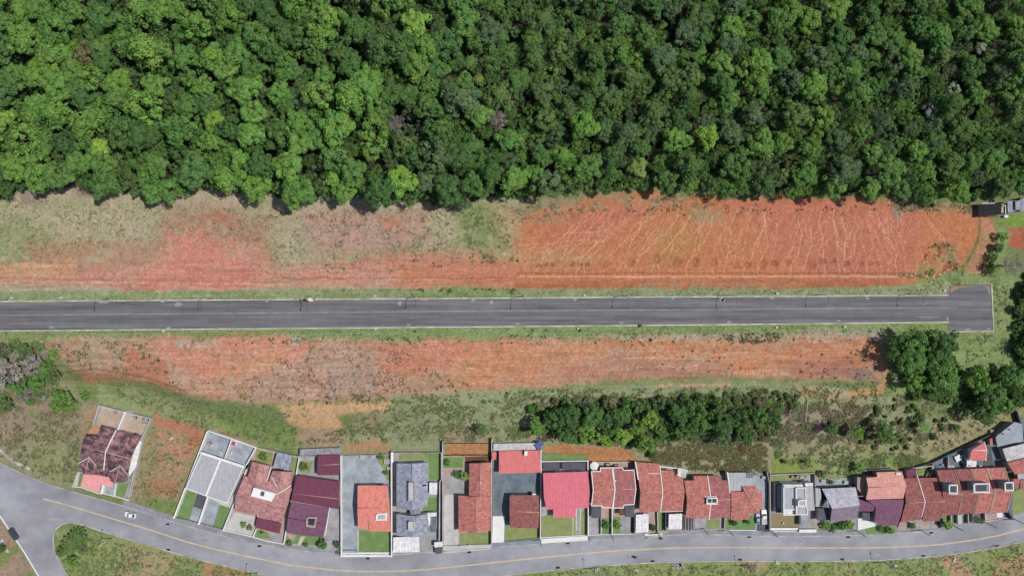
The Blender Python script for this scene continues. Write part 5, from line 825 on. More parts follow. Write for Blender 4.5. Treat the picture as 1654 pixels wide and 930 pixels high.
# ------------------------------------------------------------------ trees and plants
def leafmat(name, trans=.38):
    m, t, b = newmat(name); oi = N(t, 'ShaderNodeObjectInfo'); at = N(t, 'ShaderNodeAttribute', attribute_name='tint')
    c = mixc(t, 1, oi.outputs['Color'], at.outputs['Color'], 'MULTIPLY')
    t.links.new(c, b.inputs['Base Color']); b.inputs['Roughness'].default_value = .7; b.inputs['Specular IOR Level'].default_value = .2
    tr = N(t, 'ShaderNodeBsdfTranslucent'); t.links.new(c, tr.inputs[0]); mx = N(t, 'ShaderNodeMixShader'); mx.inputs[0].default_value = trans
    t.links.new(b.outputs[0], mx.inputs[1]); t.links.new(tr.outputs[0], mx.inputs[2]); t.links.new(mx.outputs[0], t.nodes['Material Output'].inputs[0])
    return m
M['leaf'] = leafmat('leaves')
def quads_mesh(name, cen, nor, size, tint, mat, asp=1.4, rng=RNG):
    """one leaf-clump face per entry: centres, normals, sizes, tints (numpy)"""
    n = len(cen); nor = nor/np.linalg.norm(nor, axis=1, keepdims=True); r = rng.normal(size=(n, 3)); u = np.cross(nor, r); u /= np.linalg.norm(u, axis=1, keepdims=True)+1e-9; v = np.cross(nor, u)
    s = size[:, None]; a = u*s*asp*.5; b = v*s*.5; bend = nor*s*.12
    k = rng.uniform(.35, 1, (n, 4, 1))
    co = np.stack([cen-a*k[:, 0]-b*.6-bend, cen+a*.5-b*k[:, 1], cen+a*k[:, 2]+b*.6-bend, cen-a*.5+b*k[:, 3]], 1).reshape(-1, 3)
    me = bpy.data.meshes.new(name); me.vertices.add(n*4); me.vertices.foreach_set('co', co.astype(np.float32).ravel()); me.loops.add(n*4); me.loops.foreach_set('vertex_index', np.arange(n*4, dtype=np.int32))
    me.polygons.add(n); me.polygons.foreach_set('loop_start', np.arange(0, n*4, 4, dtype=np.int32)); me.polygons.foreach_set('loop_total', np.full(n, 4, np.int32)); me.update(calc_edges=True)
    at = me.color_attributes.new('tint', 'FLOAT_COLOR', 'POINT'); t = tint if tint.ndim == 2 else np.repeat(tint[:, None], 3, 1)
    at.data.foreach_set('color', np.concatenate([np.repeat(t, 4, 0), np.ones((n*4, 1))], 1).astype(np.float32).ravel())
    me.materials.append(mat); return me
def crown_data(kind, rng, leaves=1.0):
    """leaf centres / normals / sizes / tints of a crown of radius 5 around the origin"""
    R = 5.0
    nl, lr, nlf, ls, flat = {'billow': (52, (.17, .29), 88, .48, .62), 'dome': (84, (.13, .21), 56, .42, .72), 'loose': (30, (.16, .30), 60, .50, .75), 'narrow': (40, (.22, .36), 70, .55, 1.05), 'spread': (44, (.18, .30), 92, .52, .48), 'bare': (40, (.16, .26), 30, .30, .7)}[kind]
    C, Nn, Sz, T = [], [], [], []
    lump = rng.uniform(0, 6.28, 3)
    for i in range(nl):
        th = rng.uniform(0, 2*math.pi); z = rng.uniform(-.35, 1); rad = math.sqrt(max(0, 1-max(z, 0)**2))
        if z < 0: rad = rng.uniform(.55, 1)
        rr_ = R*(.80+.16*math.sin(3*th+lump[0])+.10*math.sin(5*th+lump[1]))*rng.uniform(.62, 1.0)
        c = np.array([math.cos(th)*rad*rr_, math.sin(th)*rad*rr_, z*R*flat*rng.uniform(.75, 1.1)])
        r = R*rng.uniform(*lr)*(.85 if z < 0 else 1); n = max(8, int(nlf*leaves*rng.uniform(.7, 1.2)))
        d = rng.normal(size=(n, 3)); d[:, 2] = np.where(d[:, 2] < -.35, -d[:, 2], d[:, 2]); d /= np.linalg.norm(d, axis=1, keepdims=True)
        C.append(c+d*r*rng.uniform(.78, 1.08, (n, 1))*np.array([1, 1, .8])); Nn.append(d*1.0+rng.normal(size=(n, 3))*.30+np.array([0, 0, .18])); Sz.append(rng.uniform(.65, 1.25, n)*ls/math.sqrt(max(leaves, .2)))
        lt = rng.uniform(.84, 1.17); yl = rng.uniform(-.1, .12)
        t = lt*rng.uniform(.8, 1.22, (n, 1))*np.array([1+yl, 1, 1-yl])[None]; T.append(t)
    return np.concatenate(C), np.concatenate(Nn), np.concatenate(Sz), np.concatenate(T)
def palm_data(rng):
    C, Nn, Sz, T = [], [], [], []
    for k in range(15):
        a = k*2*math.pi/15+rng.uniform(-.2, .2); L = rng.uniform(3.6, 5); up_ = rng.uniform(.2, 1.0); n = 34
        s = np.linspace(.08, 1, n); x = s*L; z = up_*2.2*s-2.6*s*s
        for sd_ in (-1, 1):
            w_ = sd_*(.55*np.sin(np.pi*np.clip(s, 0, .97))+.06); p = np.stack([x*math.cos(a)-w_*math.sin(a), x*math.sin(a)+w_*math.cos(a), z-.15*np.abs(w_)], 1)
            C.append(p); Nn.append(np.stack([-.2*math.sin(a)*sd_*np.ones(n), .2*math.cos(a)*sd_*np.ones(n), np.ones(n)], 1)+rng.normal(size=(n, 3))*.15); Sz.append(np.full(n, .5)); T.append(np.repeat(rng.uniform(.75, 1.25, (n, 1)), 3, 1))
    return np.concatenate(C), np.concatenate(Nn), np.concatenate(Sz), np.concatenate(T)
def trunk_mb(rng, h, kind):
    b = MB(); lean = rng.uniform(-.4, .4, 2)
    b.tube([(0, 0, -.6), (lean[0]*.3, lean[1]*.3, h*.35), (lean[0], lean[1], h*.75), (0, 0, h*(1.0 if kind == 'palm' else 1.05))], [.34, .26, .2, .12], 7)
    if kind != 'palm':
        for k in range(6 if kind != 'bare' else 16):
            a = k*2.4+rng.uniform(-.3, .3); r = rng.uniform(2.2, 4.0); z0 = h*rng.uniform(.5, .85)
            b.tube([(lean[0]*.7, lean[1]*.7, z0), (math.cos(a)*r*.5, math.sin(a)*r*.5, z0+rng.uniform(.8, 1.6)), (math.cos(a)*r, math.sin(a)*r, h+rng.uniform(-.5, 1.5))], [.15, .1, .04], 5)
    return b
H0 = 9.0
PROTO = {}
for kind, cnt in (('billow', 4), ('dome', 3), ('loose', 3), ('narrow', 2), ('spread', 3), ('bare', 2), ('palm', 2)):
    PROTO[kind] = []
    for v in range(cnt):
        rng = np.random.default_rng(100+len(PROTO)*10+v)
        data = palm_data(rng) if kind == 'palm' else crown_data(kind, rng)
        me = quads_mesh(kind+'_crown', *data, M['leaf'], asp=1.5, rng=rng); tb = trunk_mb(rng, H0, kind)
        tm = bpy.data.meshes.new(kind+'_trunk'); tm.from_pydata(tb.v, [], tb.f); tm.materials.append(M['palebark'] if kind == 'bare' else M['bark']); PROTO[kind].append((me, tm, data))
GREEN = {'bright lime': '92b854', 'yellow-green': '92aa5a', 'bright green': '7ca450', 'mid green': '70984f', 'deep green': '648a4b', 'dark green': '5a7c46', 'olive green': '6f8a50', 'dull grey-green': '6a845a', 'grey': 'a29e94', 'silvery': 'b8bea8', 'brownish': '86855c'}
LK = 1.36
TREES = []
def tree(name, kind, px, py, rpx, colour, squash=1.0, hh=None, jit=.07, cat='tree', label=None, group=None):
    """one tree: Empty at its foot, trunk and crown below; rpx is the crown radius in photo pixels"""
    me, tm, _ = random.choice(PROTO[kind]); R = rpx*S*.97; s = R/5.0; h = hh if hh else max(2.0, min(13, 4.5+R*1.25)); g = G(px, py, h); r = empty(name, g, random.uniform(0, 6.28))
    hx = GREEN[colour]; jb = random.uniform(1-jit, 1+jit); c = [x*LK*jb*random.uniform(.96, 1.04) for x in lin(hx)]
    zs = h/H0
    t = bpy.data.objects.new('trunk', tm); COL.objects.link(t); t.parent = r; t.scale = (max(.35, s), max(.35, s), zs)
    k = bpy.data.objects.new('crown', me); COL.objects.link(k); k.parent = r; k.location = (0, 0, h); k.scale = (s*random.uniform(.92, 1.08), s*random.uniform(.92, 1.08), s*squash*random.uniform(.9, 1.15)); k.color = (*c, 1)
    tag(r, label, cat, group); TREES.append((r, px, py, rpx, kind, colour)); return r
# --- the forest: crowns packed by size
rg = random.Random(21); discs = []
def try_disc(x, y, r, k=.80, lim=True):
    if y+r*.48 > edge_y(x) and lim: return False
    for (a, b, q) in discs:
        if (a-x)**2+(b-y)**2 < (k*(q+r))**2: return False
    discs.append((x, y, r)); return True
named = [(650, 292, 30, 'billow', 'bright lime', 'big bright lime tree at the forest edge above the transformer pole'), (538, 290, 20, 'billow', 'bright lime', 'bright lime tree just left of the big lime tree at the forest edge'), (8, 192, 24, 'billow', 'bright lime', 'bright lime tree at the far left border of the photo'), (1140, 222, 27, 'dome', 'bright lime', 'bright lime domed tree in the lower forest right of the middle'), (1030, 272, 22, 'billow', 'yellow-green', 'yellow-green tree at the forest edge above the orange soil'), (1268, 282, 14, 'loose', 'yellow-green', 'small yellow-green tree at the forest edge above the gullied soil'),
         (1503, 178, 17, 'loose', 'silvery', 'silvery white leaved tree in the right part of the forest'), (1538, 143, 15, 'loose', 'silvery', 'pale silvery tree up and right of the silvery white one'), (1582, 78, 12, 'loose', 'silvery', 'small silvery tree near the top right of the forest'), (250, 140, 27, 'billow', 'bright green', 'big bright green billowing tree in the left middle of the forest'), (465, 112, 30, 'dome', 'mid green', 'large smooth domed tree with green crown left of the middle'), (345, 195, 22, 'billow', 'bright lime', 'lime tinted tree in the left forest above the grassy slope'), (140, 88, 24, 'loose', 'brownish', 'brownish yellow leaved tree in the upper left forest'), (160, 240, 22, 'billow', 'bright lime', 'lime green lobed tree in the lower left forest'),
         (860, 60, 24, 'dome', 'bright green', 'bright green rounded tree at the top middle of the forest'), (670, 40, 28, 'billow', 'bright lime', 'tall lime green tree at the top left of the middle'), (805, 195, 24, 'bare', 'grey', 'leafless grey branched tree in the middle of the forest'), (640, 200, 20, 'bare', 'grey', 'grey leafless tree with pale twigs above the big lime tree'), (1515, 60, 30, 'dome', 'mid green', 'very large round dome tree in the upper right forest'), (1305, 35, 26, 'billow', 'bright green', 'bright green tree at the top right of the forest'), (1470, 118, 26, 'dome', 'mid green', 'large smooth green dome below the very large round dome'), (1370, 112, 26, 'billow', 'mid green', 'round lobed green tree in the middle right forest'), (1355, 148, 19, 'dome', 'bright green', 'compact bright green ball tree in the right forest'), (1225, 235, 30, 'billow', 'bright green', 'wide bright green tree above the gullied soil bank'), (1435, 275, 32, 'spread', 'mid green', 'wide green tree at the forest edge on the right'), (945, 205, 32, 'billow', 'bright green', 'large bright green tree in the middle lower forest'), (830, 290, 28, 'spread', 'bright green', 'broad green tree at the edge where dry grass meets orange soil'),
         (790, 70, 15, 'palm', 'mid green', 'star shaped palm in the upper middle of the forest'), (812, 58, 14, 'palm', 'deep green', 'dark star shaped palm beside another palm in the upper forest'), (760, 100, 15, 'palm', 'mid green', 'palm with drooping fronds left of the star shaped palm'), (775, 128, 14, 'palm', 'yellow-green', 'yellowish palm in the middle forest'), (770, 235, 15, 'palm', 'mid green', 'palm low in the middle of the forest'), (460, 18, 16, 'palm', 'bright green', 'light green palm near the top left of the forest')]
named = [(x, y, r*.86, k, c, l) for x, y, r, k, c, l in named]
for x, y, r, k, c, l in named: discs.append((x, y, r))
sizes = []
for r, n in ((24, 140), (20.5, 500), (17, 1200), (14, 2400), (11, 3500), (8.5, 4500)):
    for _ in range(n):
        x = rg.uniform(-60, 1714); y = rg.uniform(-45, 335); rr_ = r*rg.uniform(.88, 1.1)*(1.08 if x < 760 else .9)
        if r == 24 and rg.random() < .35 and x > 760: continue
        try_disc(x, y, rr_, rg.choice([.62, .70, .74]))
for x, y, r, k, c, l in named: tree('palm_tree' if k == 'palm' else 'forest_tree', k, x, y, r, c, label=l, group='trees of the forest')
cand = sorted(discs[len(named):], key=lambda d: -d[2]*(1 if -20 < d[0] < 1674 and d[1] > -18 else .3))
NI = 298-len(named)
PLACE = []
for x, y, r in cand[:NI]:
    n = float(fbm(np.array([x/150.]), np.array([y/110.]), 3)[0]); u = rg.random(); b = n*.5+u
    if x < 640: cs = ['dark green', 'deep green', 'mid green', 'mid green', 'bright green', 'bright green', 'bright green']
    elif x < 1000: cs = ['dark green', 'deep green', 'dull grey-green', 'deep green', 'mid green', 'olive green', 'bright green']
    else: cs = ['dark green', 'deep green', 'dull grey-green', 'olive green', 'deep green', 'mid green', 'bright green']
    c = cs[max(0, min(6, int(b*6.2+.4)))]
    k = rg.choices(['billow', 'dome', 'loose', 'narrow', 'spread'], [5, 3, 2, 2, 3] if x < 760 else [4, 4, 3, 3, 2])[0]
    t = tree('forest_tree', k, x, y, r*1.16, c); t['group'] = 'trees of the forest'; PLACE.append((t, x, y, r, k, c))
SHAPE = {'billow': 'billowing', 'dome': 'domed', 'loose': 'loose crowned', 'narrow': 'pointed', 'spread': 'flat topped'}
COLS = ['far left', 'left', 'left centre', 'centre', 'right of centre', 'right', 'far right']; byl = {}
for t, x, y, r, k, c in PLACE:
    row = 'along the top border' if y < 55 else 'in the upper forest' if y < 125 else 'in the mid forest' if y < 195 else 'in the lower forest' if y+r < edge_y(x)-24 else 'at the clearing edge'
    l = ('large ' if r > 18.5 else 'medium ' if r > 15.5 else 'small ')+c+' '+SHAPE[k]+' tree '+row+', '+COLS[max(0, min(6, int(x/237)))]
    byl.setdefault(l, []).append((x, t))
ORD = ['first', 'second', 'third', 'fourth', 'fifth', 'sixth', 'seventh', 'eighth', 'ninth']
for l, ts in byl.items():
    ts.sort(key=lambda q: q[0])
    for i, (x, t) in enumerate(ts): t['label'] = l if len(ts) == 1 else l+', '+ORD[min(i, 8)]+' from left'
# --- everything smaller between and under the crowns, and the forest beyond the picture: one mass
def mass(name, items, label, leaves=.28, kind_='stuff', cat='undergrowth'):
    C, Nn, Sz, T = [], [], [], []
    for (x, y, rm, h, hx, k) in items:
        g = G(x, y, h); d = random.choice(PROTO[k])[2]; n = len(d[0]); sel = RNG.random(n) < leaves; s = rm/5.0; a = RNG.uniform(0, 6.28); co, si = math.cos(a), math.sin(a)
        Rm = np.array([[co, -si, 0], [si, co, 0], [0, 0, 1]]); C.append(d[0][sel]@Rm.T*s+np.array([g.x, g.y, g.z+h])); Nn.append(d[1][sel]@Rm.T); Sz.append(d[2][sel]*max(s, .55)*.62/math.sqrt(leaves)*.9)
        T.append(d[3][sel]*np.array(lin(hx))[None]*LK*RNG.uniform(.85, 1.15))
    me = quads_mesh(name, np.concatenate(C), np.concatenate(Nn), np.concatenate(Sz), np.concatenate(T), M['leafmass'], asp=1.5); o = bpy.data.objects.new(name, me); COL.objects.link(o); tag(o, label, cat, kind=kind_); return o
m = leafmat('mixed_leaves'); nt_ = m.node_tree
for n in nt_.nodes:
    if n.type == 'OBJECT_INFO': oi = n
for l in list(nt_.links):
    if l.from_node == oi: sk = l.to_socket; nt_.links.remove(l); sk.default_value = (1, 1, 1, 1)
M['leafmass'] = m
und = []
for x, y, r in cand[NI:]: und.append((x, y, r*S*1.15, max(3.5, 3.5+r*S*1.2), GREEN[rg.choice(['mid green', 'deep green', 'dark green', 'olive green', 'bright green', 'dull grey-green'])], rg.choice(['billow', 'dome', 'loose'])))
for _ in range(1000):
    x = rg.uniform(-60, 1714); y = rg.uniform(-50, 322)
    if y < edge_y(x)-8: und.append((x, y, rg.uniform(1.4, 2.6), rg.uniform(4.0, 7.5), GREEN[rg.choice(['mid green', 'deep green', 'dark green', 'olive green'])], rg.choice(['billow', 'dome', 'loose'])))
mass('undergrowth', und, 'small trees and undergrowth filling the gaps of the forest', leaves=.42)
out = []
for _ in range(900):
    x = rg.uniform(-420, 2070); y = rg.uniform(-260, 300)
    if (-70 < x < 1725 and y > -55) or y > edge_y(x)-10: continue
    out.append((x, y, rg.uniform(3.2, 6.2), rg.uniform(7, 12), GREEN[rg.choice(['mid green', 'deep green', 'dark green', 'olive green', 'bright green'])], rg.choice(['billow', 'dome', 'spread'])))
mass('far_forest', out, 'forest going on beyond the borders of the photo', leaves=.22, cat='forest')
# --- single trees outside the forest
GROVE = [(866, 688, 13, 'dome', 'bright green', 'round bright green tree at the left end of the grove'), (897, 677, 15, 'loose', 'dark green', 'dark tree next to the round bright green tree of the grove'), (921, 672, 15, 'billow', 'dark green', 'dark tree second in the left half of the grove'), (912, 697, 12, 'loose', 'dark green', 'low dark tree below the left dark trees of the grove'), (946, 688, 13, 'loose', 'bright green', 'bright tree wedged between the left dark trees of the grove'), (957, 672, 15, 'billow', 'deep green', 'deep green tree in the upper left of the grove'), (984, 680, 17, 'loose', 'dark green', 'loose dark tree in the middle of the grove'), (1007, 668, 13, 'billow', 'deep green', 'deep green tree at the upper middle of the grove'), (961, 703, 10, 'loose', 'bright lime', 'small lime tree at the lower edge of the grove above the furrowed bank'), (980, 711, 10, 'billow', 'bright lime', 'lime tree at the lower edge of the grove, right of the small lime tree'), (1006, 705, 12, 'billow', 'bright lime', 'wide lime tree at the lower edge in the middle of the grove'), (1030, 690, 12, 'loose', 'bright green', 'bright green loose tree right of the middle of the grove'), (1049, 676, 11, 'loose', 'bright lime', 'lime tree at the upper edge right of the middle of the grove'), (1041, 717, 13, 'loose', 'bright green', 'bright green tree above the brick red pair with white verge'), (1052, 733, 7, 'dome', 'dark green', 'small dark bush below the grove behind the row houses'), (1097, 668, 15, 'billow', 'dark green', 'dark tree with clear shadow right of the grove gap'), (1122, 664, 15, 'loose', 'deep green', 'deep green tree in the right half of the grove'), (1127, 684, 15, 'billow', 'deep green', 'lower deep green tree in the right half of the grove'), (1102, 697, 11, 'loose', 'mid green', 'mid green bushy tree below the dark tree of the right grove'),
         (1151, 670, 10, 'loose', 'bright green', 'small bright green tree among the dark trees of the right grove'), (1168, 686, 15, 'billow', 'dark green', 'dark tree in the lower right of the grove'), (1192, 677, 14, 'loose', 'dark green', 'loose dark tree near the right end of the grove'), (1206, 703, 12, 'billow', 'dark green', 'low dark tree at the lower right of the grove'), (1224, 673, 13, 'loose', 'deep green', 'deep green tree at the right end of the grove'), (1248, 678, 12, 'loose', 'dark green', 'dark tree beside the brown brush at the right end of the grove'), (1168, 707, 12, 'loose', 'dull grey-green', 'grey-green bush low in the right grove'), (1228, 650, 10, 'bare', 'brownish', 'brownish thin bush above the right end of the grove'), (1165, 652, 12, 'loose', 'olive green', 'olive bush at the upper edge of the right grove'), (1135, 645, 10, 'loose', 'olive green', 'small olive bush at the upper edge by the dirt track'), (948, 650, 9, 'bare', 'grey', 'grey-lilac bush on the upper edge of the grove'), (915, 655, 9, 'loose', 'olive green', 'olive bush on the upper left edge of the grove'), (985, 650, 10, 'loose', 'brownish', 'brown-tinged bush on the upper middle edge of the grove'), (1030, 655, 10, 'loose', 'olive green', 'olive bush on the upper edge just right of the brown-tinged bush'), (1065, 650, 10, 'loose', 'dull grey-green', 'grey-green bush at the upper edge of the grove gap'), (778, 696, 11, 'palm', 'dark green', 'dark spiky palm-like plant on the grassy slope left of the grove'), (1070, 700, 9, 'loose', 'olive green', 'olive bush in the gap of the grove'), (1062, 692, 9, 'loose', 'mid green', 'mid green bush in the gap of the grove'),
         (1345, 690, 10, 'loose', 'deep green', 'green bush right of the fallen pale trunk'), (1385, 697, 11, 'billow', 'bright green', 'bright green bush in brown scrub on the right slope'), (1425, 692, 15, 'loose', 'deep green', 'deep green tree left of the brown scrub gap'), (1300, 745, 4, 'dome', 'dark green', 'small dark shrub on the lawn behind the white modern house'), (1268, 745, 4, 'dome', 'olive green', 'small olive shrub on the lawn behind the white modern house'), (1330, 765, 7, 'loose', 'bright green', 'bright green bush behind the whitish grey house'), (1387, 755, 9, 'loose', 'bright green', 'bright bush behind the salmon roofed house'), (1285, 655, 9, 'loose', 'olive green', 'olive bush left of the fallen pale trunk'), (1280, 668, 9, 'bare', 'grey', 'grey twiggy bush on the brown scrub left of the fallen trunk'),
         (1452, 566, 19, 'loose', 'dark green', 'large dark tree at the left of the group below the turning place'), (1474, 554, 20, 'loose', 'deep green', 'large tree with crown nearest the road in the group below the turning place'), (1470, 580, 20, 'billow', 'deep green', 'deep green tree in the middle of the group below the turning place'), (1518, 553, 20, 'loose', 'dark green', 'dark tree beneath the lower left corner of the turning place'), (1513, 584, 19, 'billow', 'deep green', 'deep green tree on the right of the group below the turning place'), (1520, 612, 21, 'billow', 'mid green', 'big mid green tree lowest in the group below the turning place'), (1474, 615, 13, 'loose', 'bright green', 'bright green small tree at the left foot of the tree group'), (1575, 612, 17, 'loose', 'bright green', 'bright green tree in the middle of the right woods'), (1600, 636, 22, 'billow', 'deep green', 'large deep green tree in the right woods'), (1585, 665, 18, 'loose', 'dark green', 'dark tree above the dark sloping back wall'), (1632, 608, 17, 'loose', 'deep green', 'deep green tree at the right border of the woods'), (1646, 640, 18, 'billow', 'dark green', 'dark tree at the right border above the slate shed'), (1622, 655, 16, 'loose', 'mid green', 'mid green tree at the woods corner by the slate shed'), (1650, 560, 25, 'billow', 'dark green', 'large dark tree at the right border beside the turning place'), (1655, 520, 16, 'loose', 'dark green', 'dark bushy tree at the right border level with the road end'), (1650, 590, 14, 'bare', 'dull grey-green', 'grey thin crowned tree at the right border'),
         (1495, 690, 11, 'palm', 'mid green', 'small palm-like tree in the scrub above the towered row'), (1432, 705, 12, 'loose', 'mid green', 'mid green bush at the left foot of the right scrub'), (1545, 690, 7, 'loose', 'deep green', 'small tree in the scrub left of the dark sloping wall'), (1480, 640, 9, 'loose', 'olive green', 'olive bush below the tree group on the right'), (1530, 645, 9, 'loose', 'olive green', 'olive bush below the big mid green tree'), (1634, 428, 20, 'bare', 'grey', 'grey leafless tree at the right border beside the red soil'), (1612, 400, 9, 'dome', 'mid green', 'green bush left of the grey leafless tree'), (1604, 415, 8, 'loose', 'mid green', 'lower green bush beside the dirt access track'), (1618, 382, 9, 'loose', 'bright green', 'bright green bush below the black netted shed'), (1600, 432, 8, 'loose', 'olive green', 'olive bush at the foot of the dirt access track'), (1655, 470, 20, 'spread', 'dark green', 'dark tree mass at the right border above the road end level'), (1632, 500, 9, 'loose', 'olive green', 'olive bush right of the turning place'),
         (103, 650, 20, 'dome', 'bright green', 'round vivid green tree standing alone behind the blackened-roof house'), (12, 600, 24, 'loose', 'grey', 'grey-lilac scrubby tree at the left border'), (52, 590, 17, 'loose', 'grey', 'grey-lilac scrub tree beside green bushes on the left'), (42, 565, 12, 'loose', 'olive green', 'olive bush near the road verge on the left'), (72, 594, 12, 'loose', 'mid green', 'greener bush in the left thicket'), (28, 617, 16, 'loose', 'mid green', 'mid green bush in the middle of the left thicket'), (62, 615, 16, 'loose', 'mid green', 'mid green bush on the right of the left thicket'), (88, 605, 12, 'loose', 'olive green', 'olive bush at the right end of the left thicket'), (6, 565, 14, 'bare', 'dull grey-green', 'grey-green thin bush at the top left of the left thicket'), (8, 655, 12, 'loose', 'olive green', 'olive bush at the left border below the thicket'), (40, 640, 12, 'bare', 'grey', 'small grey scrub tree under the left thicket'), (88, 570, 8, 'loose', 'bright green', 'light green bush at the upper right of the left thicket'), (138, 640, 8, 'loose', 'mid green', 'small bush right of the round vivid green tree'),
         (113, 878, 18, 'palm', 'olive green', 'large palm clump on the grass tip at the road junction'), (125, 868, 15, 'palm', 'deep green', 'dark palm behind the large palm clump at the junction'), (118, 905, 9, 'loose', 'bright green', 'bright green bush below the palm clump at the junction'), (100, 890, 9, 'loose', 'olive green', 'olive bush left of the palm clump at the junction'), (135, 885, 11, 'bare', 'dull grey-green', 'grey-green bush right of the palm clump at the junction'), (3, 885, 7, 'dome', 'dark green', 'dark shrub with white flowers in the bottom left corner garden')]
for x, y, r, k, c, l in GROVE:
    hh = max(1.2, r*S*1.1) if y > 860 or r < 11 else 3.0+r*S*.9
    if x > 1430 and y < 700 and r >= 12: r *= 1.25 if x < 1600 else 1.0
    if x > 1625 and 440 < y < 600: x += 14; hh = 2.6
    if 860 < x < 1260 and y < 730 and r >= 10: r *= 1.2
    tree('palm_tree' if k == 'palm' else 'shrub' if r < 11 else 'broadleaf_tree', k, x, y, r*1.12, c, label=l, hh=hh, cat='palm' if k == 'palm' else 'shrub' if r < 11 else 'tree', group='trees of the grove and slope')
YARDP = [(*c4(577, 305), 9, 'loose', 'bright lime', 'bright leafy tree against the red tiled long house', 3.0), (*c4(525, 295), 8, 'palm', 'dark green', 'dark star shaped palm beside the bright leafy yard tree', 2.6), (*c4(455, 205), 7, 'loose', 'mid green', 'green bush in the back lawn corner of the red tiled long house', 1.4), (*c2(605, 705), 6, 'dome', 'yellow-green', 'clipped yellow-green ring bush before the red tiled twin house', 1.0), (*c2(650, 725), 6, 'dome', 'yellow-green', 'second yellow-green bush of the ring before the red tiled twin house', 1.0), (*c2(730, 755), 3, 'dome', 'dark green', 'tiny dark bush on the lawn of the red tiled twin house', .7), (*c3(355, 790), 9, 'billow', 'deep green', 'deep green garden bush before the maroon house', 1.5), (*c3(120, 780), 6, 'loose', 'mid green', 'small bush by the wall corner of the maroon house', 1.0), (*c3(240, 795), 5, 'loose', 'mid green', 'small bush by the front path of the maroon house', .9), (*c3(465, 790), 7, 'loose', 'dark green', 'dark shrub by the drive of the maroon house', 1.5), (*c3(225, 235), 8, 'loose', 'olive green', 'olive vegetable bed bush behind the maroon house', 1.0), (*c3(465, 850), 4, 'loose', 'yellow-green', 'yellow-green weed at the pavement before the maroon house', .7), (*c3(812, 280), 5, 'loose', 'mid green', 'bush along the right wall of the orange house yard', 1.0), (*c3(775, 165), 6, 'loose', 'mid green', 'bush at the back wall of the orange house yard', 1.0), (*c6(200, 650), 9, 'loose', 'deep green', 'deep green shrubs in the left front garden of the white parapet row', 1.5), (*c6(292, 655), 8, 'loose', 'bright green', 'bright green shrubs in the right front garden of the white parapet row', 1.4), (*c6(595, 680), 7, 'dome', 'dark green', 'dark round bush beside the pale square canopy', 1.5),
         (*c7(555, 662), 6, 'dome', 'dark green', 'left round dark bush on the lawn of the hip roofed house', 1.2), (*c7(680, 650), 5, 'dome', 'dark green', 'right round dark bush on the lawn of the hip roofed house', 1.2), (*c8(690, 715), 9, 'loose', 'bright green', 'bright bush at the left of the hedge before the whitish grey house', 1.3), (*c8(770, 745), 8, 'loose', 'mid green', 'mid green bush in the hedge before the whitish grey house', 1.1), (*c8(850, 725), 8, 'loose', 'deep green', 'deep green bush in the hedge before the whitish grey house', 1.1), (*c8(930, 700), 10, 'loose', 'bright green', 'bright bush at the right of the hedge before the whitish grey house', 1.4), (*c8(745, 250), 5, 'loose', 'dark green', 'dark plant on the slate strip behind the whitish grey house', 1.0), (*d1(370, 775), 7, 'palm', 'dark green', 'dark spiky plant before the purple front roof', 1.2), (*d1(440, 790), 7, 'loose', 'deep green', 'deep green bush before the purple front roof', 1.0), (*d1(655, 745), 6, 'loose', 'dark green', 'dark bush before the dark red row house', 1.0), (*d1(985, 735), 9, 'billow', 'bright lime', 'bright lime street tree before the towered row', 2.4), (*d2(450, 825), 9, 'bare', 'brownish', 'brown sparse bush before the double tower house', 1.5), (*d2(478, 840), 6, 'loose', 'deep green', 'deep green bush beside the brown sparse bush', 1.2), (*d1(830, 265), 7, 'loose', 'dull grey-green', 'grey-green plant in the mossy back yard', .9), (*c2(740, 240), 8, 'loose', 'mid green', 'green bed with pale flowers behind the red tiled twin house', .8), (*c2(1000, 310), 5, 'loose', 'mid green', 'bush beside the lean-to roof of the maroon shed', .8)]
for x, y, r, k, c, l, hh in YARDP: tree('palm_tree' if k == 'palm' else 'garden_bush', k, x, y, r, c, label=l, hh=hh, cat='bush' if k != 'palm' else 'palm', group='garden bushes of the house row')
# --- ground cover: tufts, weeds and scrub (uncountable)
def inpoly(x, y, poly):
    return sdist(np.asarray(x, float), np.asarray(y, float), poly) > 0
def tufts(name, zones, label, cat='ground cover'):
    C, Nn, Sz, T = [], [], [], []
    for poly, n, s0, s1, cols, clump, hh in zones:
        p = np.array(poly, float); x = RNG.uniform(p[:, 0].min(), p[:, 0].max(), n); y = RNG.uniform(p[:, 1].min(), p[:, 1].max(), n)
        ok = inpoly(x, y, poly) & (.5+.8*fbm(x/14+3, y/11+8, 3)+.3*fbm(x/4, y/4, 2) > clump) & (y > edge_y(x)-2); x = x[ok]; y = y[ok]; n = len(x)
        if not n: continue
        X = (x-CX)*S*.985; Y = (CY-y)*S*.985; Z = height(X, Y); k = (CH-Z)/CH; X = (x-CX)*S*k; Y = (CY-y)*S*k; Z = height(X, Y)
        cc = np.array([lin(c) for c in cols])[RNG.integers(0, len(cols), n)]*RNG.uniform(.75, 1.25, (n, 1)); sz = RNG.uniform(s0, s1, n)*.8
        for q in range(4):
            off = RNG.normal(size=(n, 3))*np.array([.45, .45, .2])*sz[:, None]; off[:, 2] = np.abs(off[:, 2])*.6+hh*sz*.3
            C.append(np.stack([X, Y, Z], 1)+off); Nn.append(RNG.normal(size=(n, 3))*.4+np.array([0, 0, 1.1])); Sz.append(sz*RNG.uniform(.55, 1.0, n)); T.append(cc*RNG.uniform(.8, 1.2, (n, 1)))
    me = quads_mesh(name, np.concatenate(C), np.concatenate(Nn), np.concatenate(Sz), np.concatenate(T), M['leafmass'], asp=1.6); o = bpy.data.objects.new(name, me); COL.objects.link(o); tag(o, label, cat, kind='stuff')
